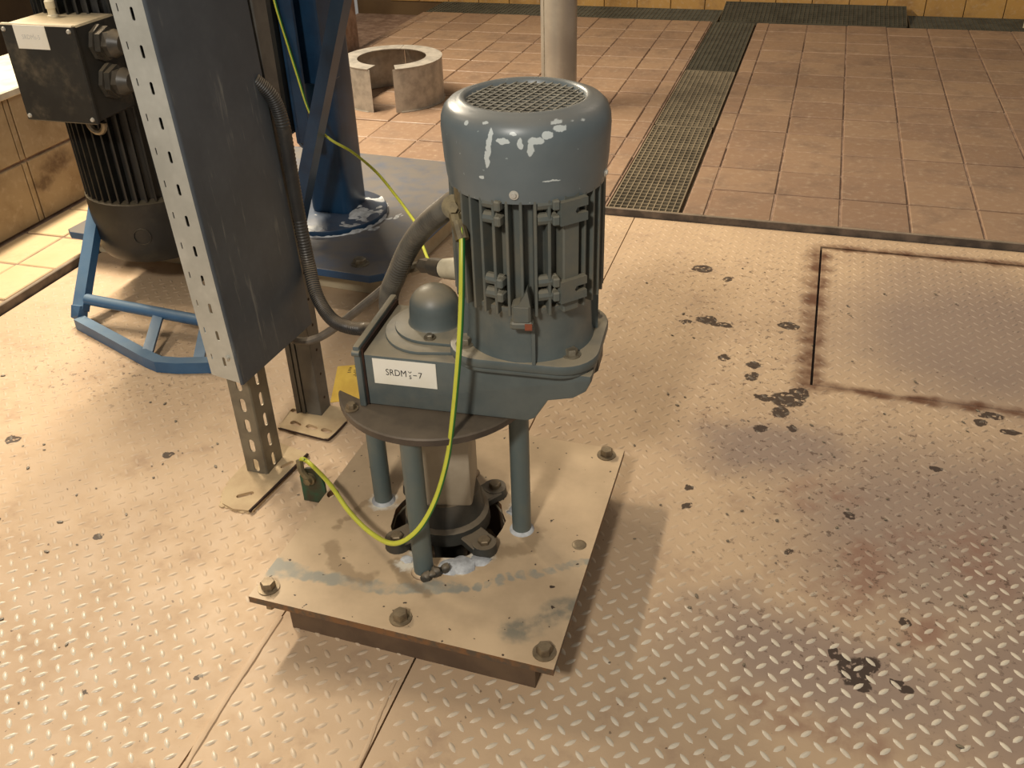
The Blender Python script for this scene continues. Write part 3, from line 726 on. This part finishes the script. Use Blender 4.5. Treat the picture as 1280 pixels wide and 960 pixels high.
# yellow tag
q = [Vector((-.6747, 1.15, .3656)), Vector((-.6100, 1.15, .3813)), Vector((-.6000, 1.10, .3486)), Vector((-.6683, 1.10, .3286))]
nrm = (q[1] - q[0]).cross(q[3] - q[0]).normalized() * -1
if nrm.z < 0: nrm = -nrm
bm = nb(); a = [bm.verts.new(p) for p in q]; b = [bm.verts.new(p - nrm * .0015) for p in q]
bm.faces.new(a); bm.faces.new(b[::-1])
for i in range(4): bm.faces.new((a[i], b[i], b[(i + 1) % 4], a[(i + 1) % 4]))
yt = obj('warning_tag', bm, M_yel, drv, smooth=False); yt['label'] = 'yellow printed tag'
bm = nb(); random.seed(3)
def tagp(u, v): return q[0].lerp(q[1], u).lerp(q[3].lerp(q[2], u), v) + nrm * .0004
for (u0, v0, v1) in ((.34, .06, .38), (.50, .04, .56)):
    v = v0
    while v < v1:
        hgt = random.uniform(.02, .035)
        for k in range(2):
            ua = u0 + random.uniform(-.02, .05); w_ = random.uniform(.03, .07)
            bm.faces.new([bm.verts.new(tagp(*p)) for p in ((ua, v), (ua + w_, v), (ua + w_, v + hgt * .8), (ua, v + hgt * .8))])
        v += hgt + random.uniform(.008, .03)
obj('print', bm, M_inky, yt, smooth=False)
bm = nb(); add_box(bm, (-.598, 1.135, .362), (.020, .04, .004)); add_box(bm, (-.592, 1.14, .352), (.004, .03, .02)); obj('tag_bracket', bm, M_cast, drv, smooth=False)
# dark pocket under the gearbox end
bm = nb(); add_box(bm, (.245, .04, .405), (.03, .06, .05), .006); obj('side_lug', bm, M_cast, gb, M=D)

drv.location = (OX * DS, OY * DS, DZ); drv.scale = (DS, DS, DS)
def S(p): return (p[0] * DS, p[1] * DS, p[2] * DS + DZ)
# ================================================================ CABLES
def cable(name, label, P, r, mat, cat='cable', two=False, k=8, n=10, group=None, corr=0):
    bm = nb(); add_tube(bm, P, r, n, k, rad=(lambda i: 1 + corr * (1 if i % 2 else -1)) if corr else None, two=two)
    return tag(obj(name, bm, mat, mats=[M_wy, M_wg] if two else None), label, cat, group)
EP = [(-.431,1.104,.662),(-.422,1.092,.650),(-.416,1.070,.612),(-.416,1.058,.557),(-.420,1.046,.485),(-.435,1.044,.377),(-.447,1.036,.301),(-.466,1.020,.231),(-.493,1.003,.180),(-.535,1.004,.143),(-.599,1.050,.109),(-.665,1.100,.100),(-.739,1.170,.092),(-.794,1.205,.100),(-.815,1.212,.104),(-.822,1.213,.090)]
EP = [S(p) for p in EP[:-3]] + EP[-3:]
ec = cable('earth_wire', 'yellow and green earth wire hanging across the front of the gear motor', EP, .0042, None, 'wire', two=True, n=12)
bm = nb(); add_tube(bm, [S(p) for p in [(-.438, 1.112, .668), (-.434, 1.106, .660), (-.429, 1.101, .652), (-.423, 1.094, .645)]], .0085, 10, 5); add_tube(bm, [S((-.431, 1.104, .660)), S((-.421, 1.091, .640))], .0095, 10, 1)
obj('crimp_lug', bm, M_brass, ec)
cable('earth_wire', 'thin green and yellow earth wire running down past the blue column', [(-1.30,2.18,.78),(-1.294,2.17,.718),(-1.277,2.17,.622),(-1.262,2.17,.543),(-1.236,2.16,.452),(-1.195,2.16,.390),(-1.123,2.15,.358),(-1.011,2.05,.348),(-.916,1.95,.331),(-.840,1.85,.332),(-.775,1.74,.355),(-.71,1.62,.36),(-.64,1.50,.38),(-.55,1.38,.43),(-.435,1.25,.50)], .0036, None, 'wire', two=True)
gh = cable('corrugated_hose', 'thick grey corrugated hose bending down from the back of the gear motor', [S(p) for p in [(-.445,1.185,.655),(-.468,1.195,.649),(-.497,1.220,.625),(-.549,1.260,.576),(-.599,1.300,.514),(-.635,1.320,.452),(-.664,1.345,.402),(-.682,1.372,.345),(-.685,1.375,.280),(-.68,1.37,.20),(-.68,1.37,.080)]], .0165, M_hose, 'hose', k=22, n=14, corr=.045)
cable('corrugated_hose', 'black corrugated hose looping out of the cable tray towards the gearbox', [(-.930,1.450,.735),(-.912,1.470,.70),(-.907,1.482,.65),(-.908,1.486,.57),(-.907,1.486,.495),(-.904,1.485,.425),(-.896,1.478,.365),(-.874,1.450,.325),(-.845,1.425,.302),(-.816,1.410,.289),(-.778,1.400,.287),(-.730,1.380,.301),S((-.684,1.318,.330)),S((-.645,1.272,.350)),S((-.606,1.225,.372))], .0130, M_hoseb, 'hose', k=22, n=14, corr=.04)
sc = cable('sensor_cable', 'thin grey cable from behind the slotted post up to the cream plug', [(-.945,1.385,.32),(-.950,1.420,.245),(-.930,1.445,.212),(-.890,1.455,.218),(-.837,1.460,.255),(-.782,1.450,.304),(-.725,1.430,.356),(-.683,1.400,.397),(-.643,1.370,.435),S((-.605,1.340,.463)),S((-.575,1.312,.482)),S((-.540,1.275,.500))], .0085, M_cable, 'cable', n=10)
bm = nb(); add_cyl(bm, S((-.583, 1.320, .478)), S((-.552, 1.288, .494)), .013, .011, 6); add_cyl(bm, S((-.552, 1.288, .494)), S((-.522, 1.264, .505)), .0145, .0155, 16); 
obj('cable_gland', bm, M_gland, sc)
bm = nb(); add_cyl(bm, S((-.62, 1.352, .452)), S((-.585, 1.322, .476)), .0105, n=10); obj('metal_ferrule', bm, M_bolt, sc)
# green lug on the floor
lg = thing('earth_lug', 'small dark green earth lug with brass bolt standing at the plate edge', 'lug', (-.803, 1.216, 0))
bm = nb(); add_prism(bm, [(-.829, .0002), (-.7785, .0002), (-.7785, .046), (-.784, .070), (-.797, .084), (-.815, .080), (-.829, .06)], 1.213, 1.219, .001, 'y'); obj('lug_plate', bm, M_green, lg, smooth=False)
bm = nb(); add_cyl(bm, (-.806, 1.213, .060), (-.806, 1.206, .060), .012, n=14); add_cyl(bm, (-.806, 1.208, .060), (-.806, 1.198, .060), .0075, n=6); add_tube(bm, [(-.806, 1.206, .062), (-.818, 1.207, .080), (-.822, 1.212, .100)], .0065, 8, 4); obj('lug_bolt', bm, M_brass, lg)

# ================================================================ CABLE TRAY AND POSTS
TL = math.radians(-2.1)                            # the tray leans a little to the left
TM = T((-.936, 1.205, .26)) @ Matrix.Rotation(TL, 4, 'Y')
tray = thing('cable_tray', 'upright galvanised cable tray with perforated side and shaded closed cover', 'cable tray', (-.94, 1.33, .25))
H2 = 1.25
holes = []
for k in range(24):
    z = .042 + .0535 * k
    if z > H2 - .03: break
    holes.append(slot(.004, z, .0054, .0195)[::-1])
    holes.append(slot(-.0195, z + .012 - .003, .0022, .012, 3)[::-1])
bm = nb(); add_sheet(bm, [(-.030, .012), (.026, .0), (.026, H2), (-.030, H2)], holes, lambda p: Vector((p[0], 0, p[1])), lambda p: Vector((p[0], .0015, p[1])))
obj('perforated_side', bm, M_galv, tray, M=TM, smooth=False)
bm = nb()
n = 6; L = []
for k in range(n + 1):
    a = PI / 2 * k / n; L.append((.026 + .005 * math.sin(a), .005 - .005 * math.cos(a)))
L += [(.031, .262), (.0295, .262)] + [(.026 + .0035 * math.sin(a), .005 - .0035 * math.cos(a)) for a in [PI / 2 * (n - k) / n for k in range(n + 1)]]
a_ = [bm.verts.new((x, y, -.004 if y < .02 else -.004 - .0 * y)) for x, y in L]; b_ = [bm.verts.new((x, y, H2)) for x, y in L]
bm.faces.new(a_[::-1]); bm.faces.new(b_)
for i in range(len(L)): bm.faces.new((a_[i], a_[(i + 1) % len(L)], b_[(i + 1) % len(L)], b_[i]))
for v in bm.verts:
    if v.co.z < 0: v.co.z = -.004 - (v.co.y) * .05
obj('tray_cover', bm, M_lid, tray, M=TM, angle=50)
bm = nb(); add_box(bm, (-.002, .2615, H2 / 2 - .004), (.052, .0015, H2)); add_box(bm, (-.029, .131, H2 / 2 + .09), (.0015, .258, H2 - .18)); obj('tray_body', bm, M_post, tray, M=TM, smooth=False)
p = TM @ Vector((.014, 0, .052)); bm = nb(); add_cyl(bm, p, p - Vector((0, .004, 0)), .0042, n=12); add_cyl(bm, p - Vector((0, .003, 0)), p - Vector((0, .006, 0)), .0028, n=8); obj('screw', bm, M_zbright, tray)

post = thing('slotted_post', 'short slotted steel post standing under the front of the cable tray', 'post', (-.952, 1.29, 0))
bm = nb()
fh = [slot(.5, .015 + .048 * k + .01, .012, .030)[::-1] for k in range(8)]
hs = [[(x - .5 - .958 + .002, z) for x, z in h] for h in fh]
add_sheet(bm, [(-.980, .004), (-.936, .004), (-.936, .42), (-.980, .42)], hs, lambda p: Vector((p[0], 1.260, p[1])), lambda p: Vector((p[0], 1.2625, p[1])))
obj('post_front', bm, M_post, post, smooth=False)
bm = nb()
hs = [[(x - .5 + 1.290, z) for x, z in h] for h in fh]
add_sheet(bm, [(1.262, .004), (1.320, .004), (1.320, .42), (1.262, .42)], hs, lambda p: Vector((-.9335, p[0], p[1])), lambda p: Vector((-.936, p[0], p[1])))
add_cyl(bm, (-.937, 1.263, .004), (-.937, 1.263, .42), .003, n=10)
obj('post_side', bm, M_post, post, smooth=False)
bm = nb()
poly = [(-.985, 1.170), (-.975, 1.158), (-.945, 1.148), (-.905, 1.153), (-.888, 1.345), (-.97, 1.365), (-.998, 1.30), (-1.0, 1.22)]
sl = lambda cx, cy, w, h, ang: [(cx + math.cos(ang) * (x) - math.sin(ang) * y, cy + math.sin(ang) * x + math.cos(ang) * y) for x, y in slot(0, 0, w, h)][::-1]
add_sheet(bm, poly, [sl(-.945, 1.192, .011, .034, -.9), sl(-.912, 1.300, .010, .030, -.5)], lambda p: Vector((p[0], p[1], -.001)), lambda p: Vector((p[0], p[1], .006)))
obj('foot_plate', bm, M_foot, post, smooth=False)
bm = nb(); add_tube(bm, [(-.910, 1.150, .006), (-.898, 1.240, .007), (-.888, 1.342, .006)], .0032, 6, 4); obj('edge_gap', bm, M_gap, post)
bm = nb()
for k in range(26):
    a = random.uniform(0, 1); pt = Vector(poly[7]).lerp(Vector(poly[1]), a) if k % 2 else Vector(poly[1]).lerp(Vector(poly[3]), a)
    bmesh.ops.create_icosphere(bm, subdivisions=1, radius=random.uniform(.004, .009), matrix=T((pt.x, pt.y, .001)) @ Matrix.Diagonal((1.3, 1.3, .5, 1)))
obj('mortar_lumps', bm, M_foot, post, kind='stuff')

post2 = thing('channel_post', 'closed channel steel post standing behind the cable tray cover', 'post', (-.953, 1.497, 0))
bm = nb()
for (x0, x1) in ((-.984, -.974), (-.970, -.962), (-.958, -.925)): add_box(bm, ((x0 + x1) / 2, 1.478, .70), (x1 - x0, .003, 1.40))
add_box(bm, (-.955, 1.482, .70), (.058, .003, 1.40)); add_box(bm, (-.9255, 1.498, .70), (.003, .042, 1.40)); add_box(bm, (-.984, 1.498, .70), (.003, .042, 1.40)); add_box(bm, (-.955, 1.519, .70), (.06, .003, 1.40))
ch = obj('channel', bm, M_post2, post2, smooth=False)
for k in range(12):
    z = .04 + .06 * k; bm = nb(); add_cyl(bm, (-.9245, 1.500, z), (-.9235, 1.500, z), .0032, n=10); obj('punched_hole', bm, M_gap, ch)
bm = nb()
add_sheet(bm, [(-.995, 1.412), (-.880, 1.400), (-.868, 1.408), (-.862, 1.492), (-.872, 1.515), (-1.005, 1.528)], [sl(-.965, 1.435, .013, .030, 1.2), sl(-.925, 1.432, .013, .030, 1.3), sl(-.888, 1.428, .013, .028, 1.3), sl(-.99, 1.478, .012, .026, 1.2)], lambda p: Vector((p[0], p[1], -.001)), lambda p: Vector((p[0], p[1], .006)))
obj('foot_plate', bm, M_foot, post2, smooth=False)
bm = nb(); add_tube(bm, [(-.995, 1.413, .004), (-.94, 1.405, .005), (-.880, 1.400, .004), (-.868, 1.408, .005), (-.862, 1.470, .004)], .0022, 6, 4); obj('edge_gap', bm, M_gap, post2)

# ================================================================ BLUE AGITATOR WITH BLACK MOTOR
ag = thing('blue_agitator', 'blue steel agitator stand with black flange motor and junction box at the left', 'agitator', (-1.5, 2.35, 0))
RB = Matrix.Translation((-1.0, 1.985, 0)) @ Matrix.Rotation(math.radians(-3.5), 4, 'Z')
bm = nb(); add_box(bm, (-.51, .41, .036), (.97, .70, .076), .004); obj('plinth', bm, M_plinth, ag, M=RB, smooth=False)
bm = nb(); add_prism(bm, [(-1.025, .0), (-1.005, -.015), (-.025, -.015), (.005, .012), (.012, .84), (-1.02, .84)], .074, .096, .003); bpl = obj('base_plate', bm, M_bplate, ag, M=RB, smooth=False)
for (x, y) in ((-1.965, 2.098), (-1.079, 2.034), (-1.374, 2.12), (-1.05, 2.72)):
    if x == -1.965: bb = obj('bolt', hexbolt(.017, .014), M_bolt, bpl, M=T((x, y, .096)), origin=(x, y, .096))
    else: copyat(bb, bpl, (x, y, .096), (0, 0, x))
bm = nb()
poly = [(-1.31 + .168 * math.cos(2 * PI * k / 40), 2.325 + .168 * math.sin(2 * PI * k / 40)) for k in range(40)]
add_prism(bm, poly, .096, .114, .003); obj('column_flange', bm, M_blue_shaded, ag)
bm = nb()
NA, NR = 60, 22; V = []
for i in range(NA + 1):
    a = -2.0 + 3.3 * i / NA
    for k in range(NR + 1):
        r = .055 + .17 * k / NR; x, y = -1.31 + r * math.cos(a), 2.325 + r * math.sin(a)
        h = .5 * noise.noise(Vector((x * 14, y * 14, 1))) + .45 * noise.noise(Vector((x * 34, y * 34, 5))) + .2 * noise.noise(Vector((x * 90, y * 90, 2)))
        h += .25 * math.cos((a - .15) * 1.1) - .20 - (max(0, abs(r - .11) - .05) * 6)
        z = (.113 if r < .166 else .095) + .020 * h
        V.append(bm.verts.new((x, y, z)))
for i in range(NA):
    for k in range(NR):
        q = i * (NR + 1) + k; bm.faces.new((V[q], V[q + 1], V[q + NR + 2], V[q + NR + 1]))
obj('salt_crust', bm, M_crust, ag)
bm = nb(); add_box(bm, (-1.295, 2.36, .72), (.125, .13, 1.24), .022, seg=3); obj('column', bm, M_blue_shaded, ag)
# mounting plates, brace
bm = nb(); add_prism(bm, [(2.18, .36), (2.20, .34), (2.34, .42), (2.34, 1.3), (2.18, 1.3)], -1.300, -1.288, .002, 'x'); add_box(bm, (-1.274, 2.186, .84), (.036, .012, .96), .001); obj('mounting_plate', bm, M_blue_shaded, ag, smooth=False)
bm = nb(); add_box(bm, (-1.262, 2.285, .95), (.08, .09, .9), .004); obj('side_channel', bm, M_blue_shaded, ag, smooth=False)
bm = nb()
p0, p1 = Vector((-1.315, 2.10, .115)), Vector((-.935, 2.10, 1.15)); d = (p1 - p0).normalized(); s = Vector((d.z, 0, -d.x))
loft(bm, [[c + s * .016 + Vector((0, -.003, 0)), c + s * .016 + Vector((0, .045, 0)), c - s * .016 + Vector((0, .045, 0)), c - s * .016 + Vector((0, -.003, 0))] for c in (p0, p1)]); obj('brace', bm, M_blue_shaded, ag, smooth=False)
bm = nb(); add_box(bm, (-1.378, 2.26, .84), (.15, .22, .92), .012); add_box(bm, (-1.34, 2.14, .70), (.05, .03, .03), .004); add_box(bm, (-1.33, 2.14, .52), (.04, .03, .03), .004); obj('belt_guard', bm, M_black, ag)
# black motor
BX, BY, BR = -1.655, 2.0, .165
bm = nb(); add_lathe(bm, (BX, BY, 0), [(.10, .112), (BR * .80, .115), (BR * .92, .124), (BR * .985, .145), (BR, .18), (BR, .285), (BR * .96, .288), (BR * .9, .29)], 48); bc = obj('fan_cover', bm, M_black, ag)
bm = nb(); M = T((BX, BY, .20)) @ Matrix.Rotation(math.radians(-68), 4, 'Z'); add_tube(bm, [(BR, .022 * math.cos(a), .022 * math.sin(a)) for a in [2 * PI * k / 12 for k in range(13)]], .0018, 6, 1); obj('embossed_ring', bm, M_black, bc, M=M)
bm = nb(); add_lathe(bm, (BX, BY, 0), [(.140, .28), (.140, .80)], 40); bs = obj('stator', bm, M_black, ag)
bm = nb(); add_box(bm, (.150, 0, .25), (.026, .005, .50)); fin = None
for k in range(44):
    a = 2 * PI * k / 44; c = Vector((BX, BY, .29))
    if fin is None:
        fin = obj('cooling_fin', bm, M_black, bs, smooth=False, origin=(0, 0, 0)); WO[fin.name] = c; fin.location = c - WO[bs.name]
    else: copyat(fin, bs, c, (0, 0, a))
bm = nb(); add_lathe(bm, (BX, BY, 0), [(.165, .79), (.172, .795), (.172, .815), (.16, .82), (.16, .84), (.175, .845), (.175, .88)], 48); obj('end_shield', bm, M_black, ag)
bm = nb(); add_box(bm, (-1.50, 2.06, .84), (.36, .30, .03), .003); obj('motor_bracket', bm, M_black, ag, smooth=False)
# junction box
bm = nb(); add_box(bm, (-1.623, 1.80, .640), (.186, .135, .208), .004); jb = obj('junction_box', bm, M_box, ag, smooth=False)
bm = nb(); add_box(bm, (-1.623, 1.727, .640), (.194, .012, .214), .003); obj('box_lid', bm, M_box, jb, smooth=False)
for (x, z) in ((-1.537, .735), (-1.537, .545), (-1.709, .545), (-1.709, .735)):
    bm = nb(); add_cyl(bm, (x, 1.722, z), (x, 1.717, z), .0055, .004, 12); obj('screw', bm, M_zbright, jb)
for z in (.695, .612):
    bm = nb(); add_cyl(bm, (-1.531, 1.80, z), (-1.520, 1.80, z), .040, n=8); add_cyl(bm, (-1.522, 1.80, z), (-1.506, 1.80, z), .036, n=6, ph=.3); add_cyl(bm, (-1.508, 1.80, z), (-1.488, 1.80, z), .030, n=6); add_cyl(bm, (-1.490, 1.80, z), (-1.470, 1.80, z), .031, .020, 18)
    gl = obj('gland', bm, M_gland, jb, angle=25)
bm = nb(); add_lathe(bm, (-1.648, 1.81, .742), [(.012, 0), (.012, .006), (.009, .008), (.009, .020), (.011, .021), (.011, .036), (.008, .039)], 14); obj('vent_plug', bm, M_cream, jb)
bm = nb(); add_box(bm, (-1.640, 1.7202, .7200), (.084, .001, .050)); bmesh.ops.scale(bm, vec=(1, 1, 1), verts=bm.verts); bl = obj('label', bm, M_white, jb, smooth=False)
tb = text_bm('SRDMs-5', .0135, 2); f = [tb.verts.new(p) for p in ((.0088, .0052, 0), (.0088, .0066, 0), (.0066, .0084, 0), (.0110, .0084, 0))]; tb.faces.new((f[0], f[3], f[1])); tb.faces.new((f[0], f[1], f[2]))
bmesh.ops.scale(tb, vec=(.95, 1, 1), verts=tb.verts); obj('faded_print', tb, M_inkf, jb, M=T((-1.640, 1.7194, .720)) @ RX, smooth=False)
bm = nb(); add_tube(bm, [(-1.600 + .022 * math.cos(a), 1.80, .512 + .024 * math.sin(a)) for a in [PI + PI * k / 10 for k in range(11)]], .0075, 8, 2); obj('hook', bm, M_bolt, jb)
# guard frame: a bent blue foot bar with cross bar and uprights
def bar(bm, P, wx, wz):
    P = [Vector(p) for p in P]; rings = []
    for i, p in enumerate(P):
        d = (P[min(i + 1, len(P) - 1)] - P[max(i - 1, 0)]).normalized(); u = Vector((0, 0, 1)) if abs(d.z) < .7 else Vector((0, 1, 0))
        s = d.cross(u).normalized(); u = s.cross(d)
        rings.append([p + s * wx + u * wz, p - s * wx + u * wz, p - s * wx - u * wz, p + s * wx - u * wz])
    loft(bm, rings)
bm = nb(); bar(bm, [(-1.735, 1.718, .05), (-1.735, 1.705, .022), (-1.722, 1.690, .0165), (-1.60, 1.642, .0155), (-1.435, 1.575, .0155), (-1.395, 1.562, .0155), (-1.345, 1.568, .0155), (-1.20, 1.612, .0155)], .014, .0145); gf = obj('guard_frame', bm, M_blue, ag, smooth=False)
bm = nb(); bar(bm, [(-1.735, 1.715, .035), (-1.765, 1.90, .235), (-1.79, 2.03, .40)], .018, .012); obj('side_arm', bm, M_blue, gf, smooth=False)
bm = nb(); add_cyl(bm, (-1.715, 1.728, .065), (-1.30, 1.700, .062), .0145, n=14); obj('cross_bar', bm, M_blue, gf)
for (a, b) in (((-1.487, 1.712, .062), (-1.442, 1.580, .020)), ((-1.345, 1.704, .062), (-1.300, 1.582, .020))):
    bm = nb(); bar(bm, [a, b], .013, .004); obj('upright', bm, M_blue, gf, smooth=False)

# ================================================================ BACKGROUND THINGS
# split zinc collar
cl = thing('split_collar', 'round split zinc sheet collar lying on the tiles behind the blue column', 'collar', (-1.71, 3.75, ZT))
CX, CY, CR, CHt = -1.715, 3.745, .212, .175
def arc_sheet(a0, a1, n, r0, r1, z0, z1):
    bm = nb(); rings = []
    for k in range(n + 1):
        a = math.radians(a0 + (a1 - a0) * k / n); c, s = math.cos(a), math.sin(a)
        rings.append([(CX + r0 * c, CY + r0 * s, z0), (CX + r1 * c, CY + r1 * s, z0), (CX + r1 * c, CY + r1 * s, z1), (CX + r0 * c, CY + r0 * s, z1)])
    loft(bm, rings); return bm
a0, a1 = -66, 268
obj('collar_wall', arc_sheet(a0, 98, 30, CR - .002, CR, ZT, ZT + CHt), M_zinc, cl); obj('collar_wall', arc_sheet(98.6, a1 - 360 + 360, 30, CR - .002, CR, ZT, ZT + CHt), M_zinc, cl)
obj('collar_rim', arc_sheet(a0 + 3, 98, 30, CR - .066, CR + .002, ZT + CHt, ZT + CHt + .003), M_zinc, cl); obj('collar_rim', arc_sheet(98.6, a1 - 2, 30, CR - .066, CR + .002, ZT + CHt, ZT + CHt + .003), M_zinc, cl)
obj('collar_lip', arc_sheet(a0 + 6, a1 - 6, 50, CR - .001, CR + .005, ZT + .0, ZT + .004), M_zinc, cl)
# stainless pipe
PX, PY = -.985, 3.75
sp = thing('steel_pipe', 'upright stainless steel pipe rising from the tiles behind the gear motor', 'pipe', (PX, PY, ZT))
bm = nb(); add_lathe(bm, (PX, PY, 0), [(.072, ZT + .008), (.072, 2.2)], 40); obj('pipe', bm, M_steel, sp)
bm = nb(); add_lathe(bm, (PX, PY, 0), [(.095, ZT), (.095, ZT + .006), (.074, ZT + .010)], 40); obj('floor_rosette', bm, M_steel, sp)
bm = nb(); add_box(bm, (PX - .045, PY - .0565, 1.1), (.003, .002, 2.1)); obj('weld_seam', bm, M_bolt, sp, smooth=False)
# loose dirt
bm = nb(); random.seed(11)
for k in range(150):
    if k < 95: x, y = random.gauss(.12, .25), random.gauss(1.55, .45)
    else: x, y = random.uniform(-1.8, -.80), random.uniform(.6, 1.45)
    if not (.45 < y < 2.7) or in_plinth(x, y) or (-.79 < x < -.22 and .87 < y < 1.48) or -1.02 < x < -.85: continue
    r = random.uniform(.0012, .0034)
    bmesh.ops.create_icosphere(bm, subdivisions=1, radius=r, matrix=T((x, y, .0016)) @ Matrix.Rotation(random.uniform(0, 6), 4, 'Z') @ Matrix.Diagonal((random.uniform(1, 2.2), 1, .5, 1)))
o = obj('dirt_flakes', bm, M_cast, kind='stuff'); tag(o, 'small dark flakes of dirt scattered over the tread plate floor', 'dirt')
